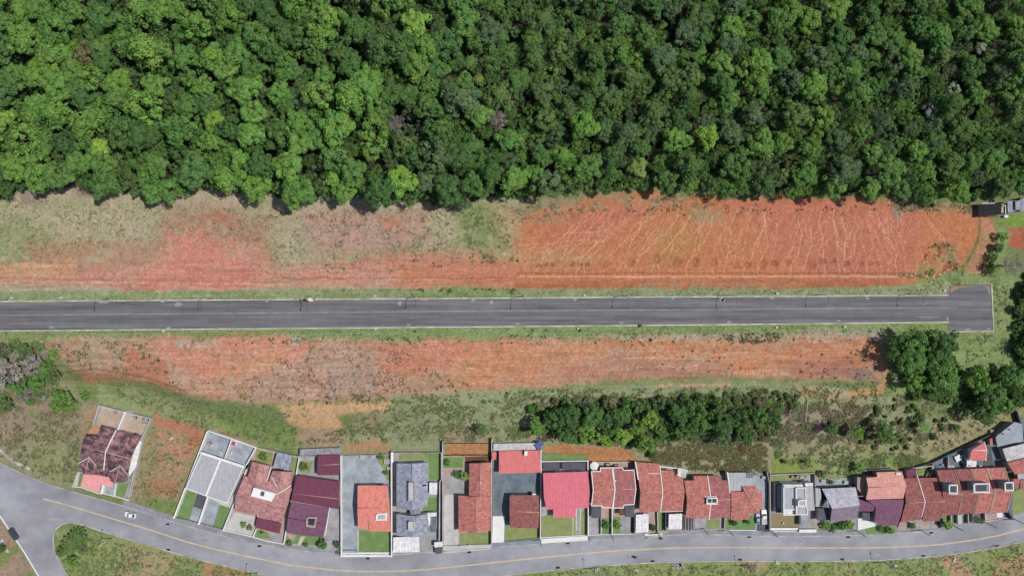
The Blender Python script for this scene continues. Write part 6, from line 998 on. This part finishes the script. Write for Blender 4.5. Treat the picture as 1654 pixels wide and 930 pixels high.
dry = ['b4a884', 'a89e78', 'bcb090', '9c9c70', '9aa474']; grn = ['7c985a', '8aa264', '6f8c50', '98a56a']; drk = ['5a7246', '66804e', '50683e', '748658']; scr = ['9a9a70', '86925e', 'a8a07c', '788a58', '9c8c74']; brn = ['9c8478', '8a7468', 'a68e7c', '7e7460']
L_A = [(-40, 330), (60, 320), (250, 330), (500, 340), (800, 335), (820, 415), (600, 415), (440, 432), (420, 392), (280, 380), (60, 420), (-40, 440)]
tufts('dry_grass', [(L_A, 7000, .3, .7, dry, .42, .5), ([(820, 335), (1120, 312), (1160, 330), (1120, 340), (915, 345), (830, 365)], 1200, .3, .8, dry+scr, .45, .5), ([(480, 560), (640, 560), (760, 620), (640, 640), (440, 648), (380, 625)], 2600, .25, .6, ['a08c7c', '90887a', 'a89884', '887868'], .5, .5), ([(60, 552), (240, 552), (270, 600), (120, 600)], 900, .3, .7, dry+drk, .5, .6), ([(1430, 325), (1600, 330), (1590, 345), (1440, 340)], 400, .3, .8, dry, .4, .6)], 'dry grass tufts on the cleared slopes')
tufts('verge_grass', [([(-40, 472), (1530, 462), (1530, 474), (-40, 485)], 3000, .2, .45, ['8c9a6c', '7c9058', '98a276'], .35, .4), ([(-40, 537), (1500, 524), (1500, 540), (-40, 548)], 3000, .2, .45, ['8c9a6c', '7c9058', '84985e'], .35, .4), ([(690, 460), (830, 465), (830, 474), (650, 478)], 350, .3, .7, drk, .4, .7), ([(540, 462), (690, 462), (690, 470), (540, 470)], 260, .25, .5, grn, .45, .6), ([(1165, 540), (1260, 537), (1255, 555), (1180, 556)], 260, .3, .7, drk, .3, .7), ([(1450, 440), (1560, 430), (1550, 470), (1440, 470)], 500, .25, .5, grn, .4, .5), ([(1600, 440), (1640, 470), (1640, 620), (1560, 600), (1560, 540), (1606, 540)], 1300, .3, .7, grn+scr, .45, .5), ([(815, 330), (830, 420), (760, 425), (740, 340)], 700, .3, .7, grn, .45, .5)], 'short green grass along the road verges')
tufts('scrub', [([(640, 642), (860, 630), (1300, 624), (1440, 645), (1500, 690), (1500, 765), (1330, 772), (1240, 735), (1040, 722), (880, 700), (840, 712), (480, 715), (560, 690)], 17000, .4, 1.0, scr+grn, .44, .6), ([(1050, 720), (1240, 700), (1240, 770), (1050, 750)], 5200, .35, .85, ['8a8a58', '9a9468', '7a8450', '8c7c60'], .3, .7), ([(860, 640), (1120, 640), (1260, 650), (1260, 720), (1040, 720), (870, 712)], 2600, .5, 1.1, drk+brn, .35, .8), ([(1215, 655), (1400, 650), (1425, 715), (1215, 712)], 3400, .4, 1.0, brn+scr, .35, .7), ([(1330, 738), (1500, 735), (1500, 768), (1335, 772)], 2000, .3, .7, grn+['8aa858'], .4, .4), ([(1440, 640), (1650, 600), (1650, 660), (1540, 720), (1460, 750)], 3200, .3, .8, scr+brn, .42, .5), ([(-40, 556), (60, 550), (100, 600), (90, 640), (-40, 660)], 1800, .5, 1.1, scr+grn, .3, .7), ([(-40, 640), (130, 650), (125, 780), (60, 770), (0, 735), (-40, 720)], 4200, .3, .85, scr+['7e8e52'], .42, .5), ([(155, 622), (240, 616), (330, 650), (478, 690), (478, 722), (330, 698), (250, 668)], 2800, .35, .9, grn+scr, .36, .6), ([(248, 690), (325, 705), (280, 825), (205, 810)], 900, .3, .8, scr+grn, .45, .6), ([(90, 855), (300, 900), (440, 935), (440, 950), (110, 950)], 3800, .3, .8, grn+scr, .38, .5), ([(800, 935), (1000, 912), (1420, 906), (1654, 876), (1700, 950), (800, 950)], 4500, .3, .75, grn+scr, .36, .5), ([(866, 640), (1440, 615), (1440, 640), (880, 650)], 900, .3, .7, grn, .45, .5), ([(820, 690), (850, 680), (860, 705), (830, 710)], 200, .3, .7, grn, .4, .5)], 'weedy scrub covering the slope and waste ground', 'scrub')
tufts('weeds', [([(180, 555), (300, 560), (330, 640), (250, 630), (180, 610)], 90, .45, 1.0, drk, .62, .9), ([(60, 552), (200, 552), (240, 580), (100, 580)], 90, .4, .8, drk, .55, .9), ([(300, 600), (480, 640), (480, 700), (400, 670)], 450, .3, .7, drk+['a08c7c'], .5, .8), ([(620, 625), (720, 590), (760, 625), (640, 650)], 120, .35, .8, drk, .55, .8), ([(380, 545), (820, 545), (820, 556), (380, 556)], 200, .3, .7, drk, .5, .8), ([(820, 540), (1420, 535), (1420, 552), (820, 556)], 330, .3, .7, drk, .5, .8), ([(440, 425), (560, 422), (830, 412), (830, 428), (560, 440), (450, 440)], 420, .3, .6, drk, .55, .8), ([(1010, 556), (1260, 560), (1260, 610), (1010, 600)], 90, .3, .7, drk, .6, .8), ([(1280, 575), (1430, 560), (1430, 640), (1290, 640)], 160, .35, .8, drk+brn, .55, .8), ([(1500, 395), (1545, 392), (1548, 435), (1480, 448)], 260, .35, .8, drk+grn, .5, .7), ([(830, 330), (1580, 330), (1580, 345), (840, 350)], 500, .25, .6, drk+brn, .58, .7), ([(450, 640), (640, 636), (640, 650), (450, 655)], 260, .3, .7, drk, .5, .8)], 'dark weeds dotted over the bare soil', 'weeds')
for i, (x, y, r) in enumerate(((1034, 526, 3.2), (937, 533, 3.0), (882, 533, 1.6), (861, 533, 1.5), (670, 535, 2.0), (1052, 549, 3), (836, 421, 2), (10, 538, 2))):
    tree('verge_bush', 'dome', x, y, r, 'dark green', hh=r*S*.8, cat='bush', label=['dark round bush on the lower kerb of the upper road', 'dark bush beside a pale block on the lower verge', 'small dark bush on the lower verge, right of two', 'small dark bush on the lower verge, left of two', 'lone small dark bush on the lower verge near the middle', 'dark bush at the top of the orange lower plot', 'dark bush at the seam of grass and orange soil', 'dark bush at the far left of the lower verge'][i])
thk = []
for poly, n, cols, r0, r1 in (([(850, 660), (900, 645), (1100, 640), (1250, 645), (1265, 690), (1230, 712), (1130, 700), (1060, 725), (1020, 716), (960, 712), (900, 708), (866, 700)], 330, ['dark green', 'deep green', 'olive green', 'dark green', 'bright green', 'brownish'], .6, 1.7), ([(-20, 556), (60, 552), (95, 590), (100, 630), (60, 650), (-20, 640)], 120, ['dull grey-green', 'olive green', 'grey', 'grey', 'mid green', 'brownish'], .6, 1.6), ([(1438, 545), (1535, 545), (1545, 600), (1654, 590), (1654, 655), (1590, 680), (1540, 650), (1460, 640)], 260, ['dark green', 'deep green', 'olive green', 'dull grey-green'], .6, 1.6), ([(1642, 470), (1664, 440), (1664, 600), (1650, 600), (1640, 560)], 90, ['dark green', 'deep green', 'olive green'], .7, 1.8), ([(1430, 640), (1500, 660), (1560, 690), (1440, 735), (1370, 715), (1400, 680)], 55, ['olive green', 'brownish', 'mid green', 'dull grey-green'], .4, 1.0), ([(1040, 645), (1240, 630), (1300, 640), (1260, 660), (1100, 655)], 90, ['olive green', 'dull grey-green', 'brownish'], .4, 1.0)):
    p = np.array(poly, float); k_ = 0
    while k_ < n:
        x = rg.uniform(p[:, 0].min(), p[:, 0].max()); y = rg.uniform(p[:, 1].min(), p[:, 1].max())
        if inpoly([x], [y], poly)[0]: r_ = rg.uniform(r0, r1); thk.append((x, y, r_, r_*.8, GREEN[rg.choice(cols)], rg.choice(['loose', 'billow', 'dome']))); k_ += 1
mass('thicket', thk, 'thicket of low bushes under the trees of the grove and side woods', leaves=.16, cat='thicket')
# fallen trunk, brush heap
b = MB(); a = G(1304, 647, .3); c = G(1300, 681, .3); b.tube([a+Vector((0, 0, .35)), (a+c)/2+Vector((.15, 0, .4)), c+Vector((0, 0, .3))], [.16, .28, .36], 8); tag(b.build('fallen_trunk', M['palebark']), 'pale fallen tree trunk lying in brown scrub', 'trunk')
def brush(label, x, y, r, mat, n=60, hx=None):
    g = G(x, y, .5); b = MB(); q = random.Random(int(x))
    for _ in range(n):
        a = q.uniform(0, 6.28); d = q.uniform(0, r*S); L = q.uniform(.8, 2.2); t = q.uniform(0, 6.28); p = g+Vector((math.cos(a)*d, math.sin(a)*d, q.uniform(.1, .9))); e = Vector((math.cos(t)*L/2, math.sin(t)*L/2, q.uniform(-.3, .3))); b.tube([p-e, p+e], [.07, .03], 4)
    tag(b.build('brush_heap', mat), label, 'brush heap')
brush('heap of dark purple-brown cut branches on the right slope', 1321, 689, 9, surf('purple_brown_branches', '6a5058', '5a4450'), 70); brush('reddish dry branches at the lower edge of the grove', 1234, 703, 9, surf('reddish_branches', 'a05c5c', '8a5454'), 60); brush('pale dry branches left of the fallen trunk', 1280, 696, 11, M['palebark'], 60); brush('heap of cut branches and rubble on the roadside grass', 1216, 916, 7, M['palebark'], 40)
brush('reddish brush on the slope behind the brick red pair', 1200, 724, 8, surf('rusty_branches', '9a6a60', '846058'), 40)
# ------------------------------------------------------------------ poles, drains, blocks
def lamp_proto():
    r = empty('street_lamp', (0, 0, 0)); b = MB(); b.tube([(0, 0, -.3), (0, 0, 4), (0, 0, 8)], [.16, .14, .11], 8); b.build('pole', M['galv'], r)
    b = MB(); b.tube([(0, .1, 7.6), (0, -1.2, 8.05), (0, -2.9, 8.3)], .06, 6); b.build('arm', M['metal'], r)
    b = MB(); b.box((0, -3.15, 8.3), (.26, .7, .13)); hd = b.build('lamp_head', M['metal'], r); b = MB(); b.box((0, -3.15, 8.22), (.2, .55, .03)); b.build('lamp_glass', M['lamp'], hd); return r
LP = lamp_proto(); first = True
def lamp(x, y, rz, label, grp):
    global first
    o = LP if first else copy_tree(LP); first = False; o.location = G(x, y); o.rotation_euler = (0, 0, rz); tag(o, label, 'street lamp', grp)
near = ['far left border of the photo', 'left part where orange soil begins', 'left where the soil is reddest', 'grass seam left of the middle', 'left end of the orange soil', 'middle of the orange soil', 'start of the deep gullies', 'gullied reddish soil', 'right end of the gullied soil']
for i, x in enumerate([12, 174, 341, 676, 846, 1010, 1178, 1322, 1470]): lamp(x, 484.2-(x/1530)*9.5, 0, 'concrete street lamp on the upper road verge by the '+near[i], 'street lamps of the upper road')
for x, y, rz, l in ((181, 868, 2.8, 'street lamp on the grass tip near the palm clump'), (416, 924, 2.95, 'street lamp on the lower kerb where the grass meets the bottom border'), (963, 916, 3.2, 'street lamp on the lower grass opposite the white parapet row'), (1207, 911, 3.14, 'street lamp on the lower grass beside a branch heap'), (1428, 907, 3.2, 'street lamp on the lower grass opposite the purple front roof')): lamp(x, y, rz, l, 'street lamps of the lower street')
def power_pole(x, y):
    g = G(x, y); r = empty('power_pole', g); tag(r, 'power pole with white transformer on the upper road verge', 'power pole'); b = MB(); b.tube([g+Vector((0, 0, -.3)), g+Vector((0, 0, 9.5))], [.22, .15], 8); b.build('pole', M['galv'], r)
    b = MB(); b.box((g.x, g.y, g.z+9.1), (.16, 2.4, .16)); b.build('crossarm', M['wood'], r); b = MB(); b.tube([g+Vector((.45, .1, 6.4)), g+Vector((.45, .1, 7.6))], .42, 10); b.build('transformer', M['white'], r); b = MB(); b.box((g.x+.1, g.y-.2, g.z+5.2), (1.5, .7, .9)); b.build('equipment_box', M['white'], r)
    b = MB(); b.tube([g+Vector((0, 0, 7.8)), g+Vector((-.2, -2.8, 8.4))], .06, 6); b.build('arm', M['metal'], r); b = MB(); b.box((g.x-.2, g.y-3.0, g.z+8.38), (.28, .7, .14)); b.build('lamp_head', M['metal'], r)
    for k in (-1, 0, 1): b = MB(); b.tube([(g.x, g.y+k, g.z+9.18), (g.x, g.y+k, g.z+9.42)], .06, 6); b.build('insulator', M['lamp'], r)
power_pole(508, 483)
sp = empty('service_pole', (0, 0, 0)); b = MB(); b.tube([(0, 0, 0), (0, 0, 6.4)], [.14, .1], 8); b.build('pole', M['metal'], sp); b = MB(); b.box((0, .14, 1.5), (.42, .18, .6)); b.build('meter_box', M['ltgrey'], sp); b = MB(); b.box((0, 0, 6.1), (.5, .08, .08)); b.build('bracket', M['metal'], sp)
SP = [(873, 871, 'right of the blue-grey pavement by the rose roofed house'), (949, 863, 'left of the white parapet row houses'), (987, 862, 'between the two white parapet row houses'), (1062, 860, 'by the pale square canopy'), (1136, 853, 'below the white two-pane box pair'), (1176, 855, 'left of the lawn with round dark bushes'), (1246, 857, 'left of the white modern house'), (1384, 856, 'between whitish grey house and salmon house'), (1486, 855, 'between the dark red row houses'), (1538, 847, 'beside the bright lime street tree'), (1592, 843, 'before the double tower house'), (1636, 837, 'at the right end of the towered row')]
for i, (x, y, l) in enumerate(SP): o = sp if i == 0 else copy_tree(sp); o.location = P(x, y, .1); tag(o, 'thin dark service pole '+l, 'service pole', 'service poles of the house row')
dg = empty('storm_drain', (0, 0, 0)); b = MB(); b.box((0, 0, .03), (1.5, .9, .06)); b.build('frame', M['kerb2'], dg); b = MB()
b.box((0, 0, .066), (1.25, .65, .012)); b.build('grate', M['black'], dg)
DR = [(271, 846, 'before the left wall of the modern grey twin'), (419, 881, 'before the red tiled twin house'), (594, 901, 'before the bright pavement of the orange roofed house'), (758, 891, 'before the red tiled long house'), (917, 876.5, 'before the bright pavement of the rose roofed house'), (1043.5, 867, 'before the pale square canopy'), (1067, 869, 'under the white front wall by the pale canopy'), (1210, 866.5, 'before the lawn with round dark bushes'), (1370, 866.5, 'before the hedge of the whitish grey house'), (1504, 859.5, 'before the dark red row houses'), (1618, 838, 'before the right end of the towered row'), (1195, 903, 'across from the hip roofed house'), (1054, 905.5, 'across from the pale square canopy'), (901, 916, 'across from the rose roofed house'), (1360, 902.5, 'across from the whitish grey house'), (1491, 897, 'across from the dark red row houses'), (1611, 881, 'across from the towered row'), (272, 887, 'by the driveway apron on the lower left')]
for i, (x, y, l) in enumerate(DR): o = dg if i == 0 else copy_tree(dg); o.location = P(x, y, ZS+.02); tag(o, 'black storm drain grate at the kerb '+l, 'storm drain', 'storm drains of the lower street')
BL = [(20, 481, 'far left'), (100, 480.5, 'left of the first left lamps'), (605, 478, 'right of the transformer pole'), (944, 477, 'middle of the orange soil'), (1255, 473.5, 'deep gullies'), (1525, 469, 'corner of the turning place'), (265, 534.5, 'red soil below the road at the left'), (607, 532, 'below the road left of the middle'), (934, 531, 'dark bush below the road'), (1254, 528.5, 'weeds below the road on the right'), (1364, 527.5, 'right end of the lower verge')]
for i, (x, y, l) in enumerate(BL): g = G(x, y); b = MB(); b.box((g.x, g.y, g.z+.22), (.7, .55, .5), .1); b.box((g.x, g.y, g.z+.5), (.78, .62, .07), .1); tag(b.build('utility_block', M['ltgrey']), 'small white concrete utility block on the verge, '+l, 'utility block', 'white blocks on the road verges')
rg = random.Random(77)
for i, (x, y, l) in enumerate(((1028, 920, 'white bag on the lower grass, left of the branch heap'), (1256, 907, 'white bag on the lower grass right of the branch heap'), (1540, 903, 'white bag on the dirt path at the lower right'), (964, 919, 'small white bag at the foot of a lower lamp'), (5, 873, 'pale planter in the bottom left corner garden'), (12, 889, 'white planter at the bottom left corner'), (1374, 912, 'pale orange heap of sand on the lower grass'), (278, 708, 'white rubble on the waste plot between the twin houses'), (1445, 912, 'white sack on the lower right grass'))):
    g = G(x, y); b = MB()
    for k in range(5): b.box((g.x+rg.uniform(-.5, .5), g.y+rg.uniform(-.4, .4), g.z+.2+.03*k), (rg.uniform(.4, .9), rg.uniform(.3, .7), .3), rg.uniform(0, 3))
    tag(b.build('litter_bag' if 'bag' in l or 'sack' in l else 'planter' if 'planter' in l else 'rubble_heap', M['earth'] if 'orange' in l else M['ltgrey']), l, 'bag' if 'bag' in l or 'sack' in l else 'planter' if 'planter' in l else 'heap')
b = MB(); g = G(1096, 913); 
for k in range(14): b.box((g.x+rg.uniform(-2, 2), g.y+rg.uniform(-.7, .7), g.z+.12), (rg.uniform(.5, 1.3), rg.uniform(.3, .8), .25), rg.uniform(0, 3))
tag(b.build('rubble_heap', M['grey']), 'long heap of grey rubble on the lower grass', 'heap')
# ------------------------------------------------------------------ cars and motorcycle
def car(label, x, y, rz, paint, L=3.9, Wd=1.7, pickup=False, top=None):
    g = P(x, y, ZS if y > 700 else 0); r = empty('parked_car' if not pickup else 'pickup_truck', g, 0); tag(r, label, 'car' if not pickup else 'pickup'); co, si = math.cos(rz), math.sin(rz)
    def T(px_, py_, pz): return (g.x+px_*co-py_*si, g.y+px_*si+py_*co, g.z+pz)
    h = L/2; w_ = Wd/2
    st = [(-h, .80, .45, .78), (-h+.12, .92, .28, .92), (-h+.7, 1, .22, .96), (-.3, 1, .2, .95), (h*.38, 1, .2, .93), (h*.78, .97, .22, .86), (h-.12, .88, .28, .74), (h, .74, .42, .62)]
    b = MB(); rings = []
    for (sx, k, zl, zb) in st:
        w2 = w_*k; rings.append([T(sx, -w2*.9, zl), T(sx, -w2, (zl+zb)/2), T(sx, -w2*.93, zb-.04), T(sx, -w2*.72, zb), T(sx, w2*.72, zb), T(sx, w2*.93, zb-.04), T(sx, w2, (zl+zb)/2), T(sx, w2*.9, zl)])
    for a, c in zip(rings[:-1], rings[1:]):
        for i in range(8): j = (i+1) % 8; b.face([a[i], a[j], c[j], c[i]], 0, i != 7)
    b.face(rings[0]); b.face(rings[-1][::-1]); bd = b.build('body', paint, r)
    x0, x1, x2, x3 = (-h+.35, -h+.95, h*.12, h*.45) if not pickup else (-.45, -.3, h*.18, h*.42)
    b = MB(); q0 = [T(x0, -w_*.86, .93), T(x3, -w_*.86, .9), T(x3, w_*.86, .9), T(x0, w_*.86, .93)]; q1 = [T(x1, -w_*.68, 1.44), T(x2, -w_*.68, 1.46), T(x2, w_*.68, 1.46), T(x1, w_*.68, 1.44)]
    for i in range(4): j = (i+1) % 4; b.face([q0[i], q0[j], q1[j], q1[i]])
    b.face(q1); b.build('roof', top or paint, r)
    def glass(nm, a, e, c, d, k=.86):
        a, e, c, d = map(Vector, (a, e, c, d)); m = (a+e+c+d)/4; n = (e-a).cross(d-a).normalized(); f = MB(); f.face([m+(p-m)*k+n*.012 for p in (a, e, c, d)]); f.build(nm, M['glass'], r)
    glass('side_window', q0[0], q0[1], q1[1], q1[0]); glass('windscreen', q0[1], q0[2], q1[2], q1[1]); glass('side_window', q0[2], q0[3], q1[3], q1[2]); glass('rear_window', q0[3], q0[0], q1[0], q1[3])
    if pickup:
        f = MB()
        for (xa, xb, ya, yb) in ((-h+.05, -.55, -w_*.86, -w_*.72), (-h+.05, -.55, w_*.72, w_*.86), (-h+.02, -h+.12, -w_*.7, w_*.7)): f.slab([T(xa, ya, 1.12), T(xb, ya, 1.12), T(xb, yb, 1.12), T(xa, yb, 1.12)], [T(xa, ya, .9), T(xb, ya, .9), T(xb, yb, .9), T(xa, yb, .9)])
        f.build('load_bed', paint, r); f = MB(); f.slab([T(-h+.15, -w_*.7, 1.0), T(-.6, -w_*.7, 1.0), T(-.6, w_*.7, 1.0), T(-h+.15, w_*.7, 1.0)], [T(-h+.15, -w_*.7, .97), T(-.6, -w_*.7, .97), T(-.6, w_*.7, .97), T(-h+.15, w_*.7, .97)]); f.build('bed_cover', M['ltgrey'], r)
    for sx in (-h*.62, h*.64):
        for sy in (-1, 1):
            wl = empty('wheel', Vector(T(sx, sy*w_*.9, .31))-g); wl.parent = r
            f = MB(); c = Vector(T(sx, sy*w_*.9, .31)); ax = Vector((-si, co, 0)); f.tube([c-ax*.1, c+ax*.1], .31, 14); f.build('tyre', M['rubber'], wl); f = MB(); f.tube([c-ax*.105, c+ax*.105], .18, 10); f.build('rim', M['galv'], wl)
    for sy in (-1, 1):
        f = MB(); f.box(Vector(T(h-.10, sy*w_*.58, .62)), (.18, .3, .14), rz); f.build('headlight', M['lamp'], r); f = MB(); f.box(Vector(T(-h+.05, sy*w_*.66, .72)), (.12, .26, .16), rz); f.build('tail_light', M['redlamp'], r)
    return r
car('white hatchback driving on the lower street near the waste plot', 212, 830, math.radians(167), M['wpaint'], 3.8, 1.72)
car('dark grey car parked at the white kerb in the lower left corner', 24, 861, math.radians(-58), M['dkpaint'], 4.2, 1.75)
car('white pickup truck on the driveway of the hip roofed house', 1233, 833, math.radians(91), M['wpaint'], 4.7, 1.8, True)
car('narrow pale blue car half under the eave of the hip roofed house', 1223, 836, math.radians(90), plain('pale_blue_car_paint', 'a8b4c8', rough=.3), 3.4, 1.4)
def motorcycle(x, y, rz):
    g = P(x, y, ZS); r = empty('motorcycle', g, rz); tag(r, 'dark motorcycle with rider on the lower street', 'motorcycle')
    def bb(nm, mb, mat, par=r):
        o = mb.build(nm, mat); o.parent = par; return o
    for sx in (-.62, .68):
        b = MB(); b.tube([(sx+.31*math.cos(a*.5236), 0, .31+.31*math.sin(a*.5236)) for a in range(13)], .06, 6); w_ = bb('wheel', b, M['rubber']); b = MB(); b.tube([(sx, -.05, .31), (sx, .05, .31)], .09, 8); bb('hub', b, M['galv'], w_)
    b = MB(); b.tube([(-.75, 0, .72), (-.3, 0, .74), (.1, 0, .80), (.42, 0, .82), (.55, 0, .72)], [.09, .15, .16, .17, .08], 10); bb('fuel_tank', b, M['dkpaint']); b = MB(); b.box((-.32, 0, .86), (.72, .26, .08)); bb('seat', b, M['black'])
    b = MB(); b.box((.05, 0, .45), (.45, .3, .36)); bb('engine', b, M['metal']); b = MB(); b.tube([(.62, -.36, .98), (.5, 0, 1.0), (.62, .36, .98)], .022, 6); bb('handlebar', b, M['metal']); b = MB(); b.tube([(.5, 0, 1.0), (.68, 0, .31)], .04, 6); bb('fork', b, M['galv']); b = MB(); b.tube([(.64, 0, .82), (.74, 0, .82)], .09, 8); bb('headlight', b, M['lamp'])
def rider(x, y, rz):
    g = P(x, y, ZS); V = [(-.28, 0, .98), (-.24, 0, 1.2), (-.16, 0, 1.42), (-.12, 0, 1.52), (-.09, 0, 1.66), (-.05, 0, 1.78), (-.15, .2, 1.42), (.15, .3, 1.22), (.5, .32, 1.03), (.6, .32, 1.0), (-.15, -.2, 1.42), (.15, -.3, 1.22), (.5, -.32, 1.03), (.6, -.32, 1.0), (-.26, .12, .95), (.16, .22, .86), (.0, .2, .45), (.14, .2, .36), (-.26, -.12, .95), (.16, -.22, .86), (.0, -.2, .45), (.14, -.2, .36)]
    E = [(0, 1), (1, 2), (2, 3), (3, 4), (4, 5), (2, 6), (6, 7), (7, 8), (8, 9), (2, 10), (10, 11), (11, 12), (12, 13), (0, 14), (14, 15), (15, 16), (16, 17), (0, 18), (18, 19), (19, 20), (20, 21)]
    Rr = [.15, .14, .17, .06, .1, .09, .075, .055, .04, .045, .075, .055, .04, .045, .11, .08, .055, .045, .11, .08, .055, .045]
    me = bpy.data.meshes.new('person'); me.from_pydata(V, E, []); o = bpy.data.objects.new('person', me); COL.objects.link(o); o.location = g; o.rotation_euler = (0, 0, rz)
    md = o.modifiers.new('skin', 'SKIN'); me.skin_vertices.new()if not me.skin_vertices else None
    for i, q in enumerate(Rr): me.skin_vertices[0].data[i].radius = (q, q)
    me.skin_vertices[0].data[0].use_root = True; o.modifiers.new('sub', 'SUBSURF').levels = 1; o.modifiers['sub'].render_levels = 2; me.materials.append(M['cloth']); tag(o, 'person in dark clothes riding the motorcycle on the lower street', 'person')
    hb = MB(); cx_, cz_ = -.07, 1.72
    for i in range(8):
        a0, a1 = math.pi*i/16, math.pi*(i+1)/16
        for j in range(16):
            b0, b1 = j*math.pi/8, (j+1)*math.pi/8; f = lambda a, b_: (cx_+.15*math.cos(b_)*math.cos(a), .13*math.sin(b_)*math.cos(a), cz_+.15*math.sin(a)); hb.face([f(a0, b0), f(a0, b1), f(a1, b1), f(a1, b0)], 0, True)
    ho = hb.build('helmet', M['black']); ho.parent = o
motorcycle(1025, 898, 0); rider(1025, 898, 0)
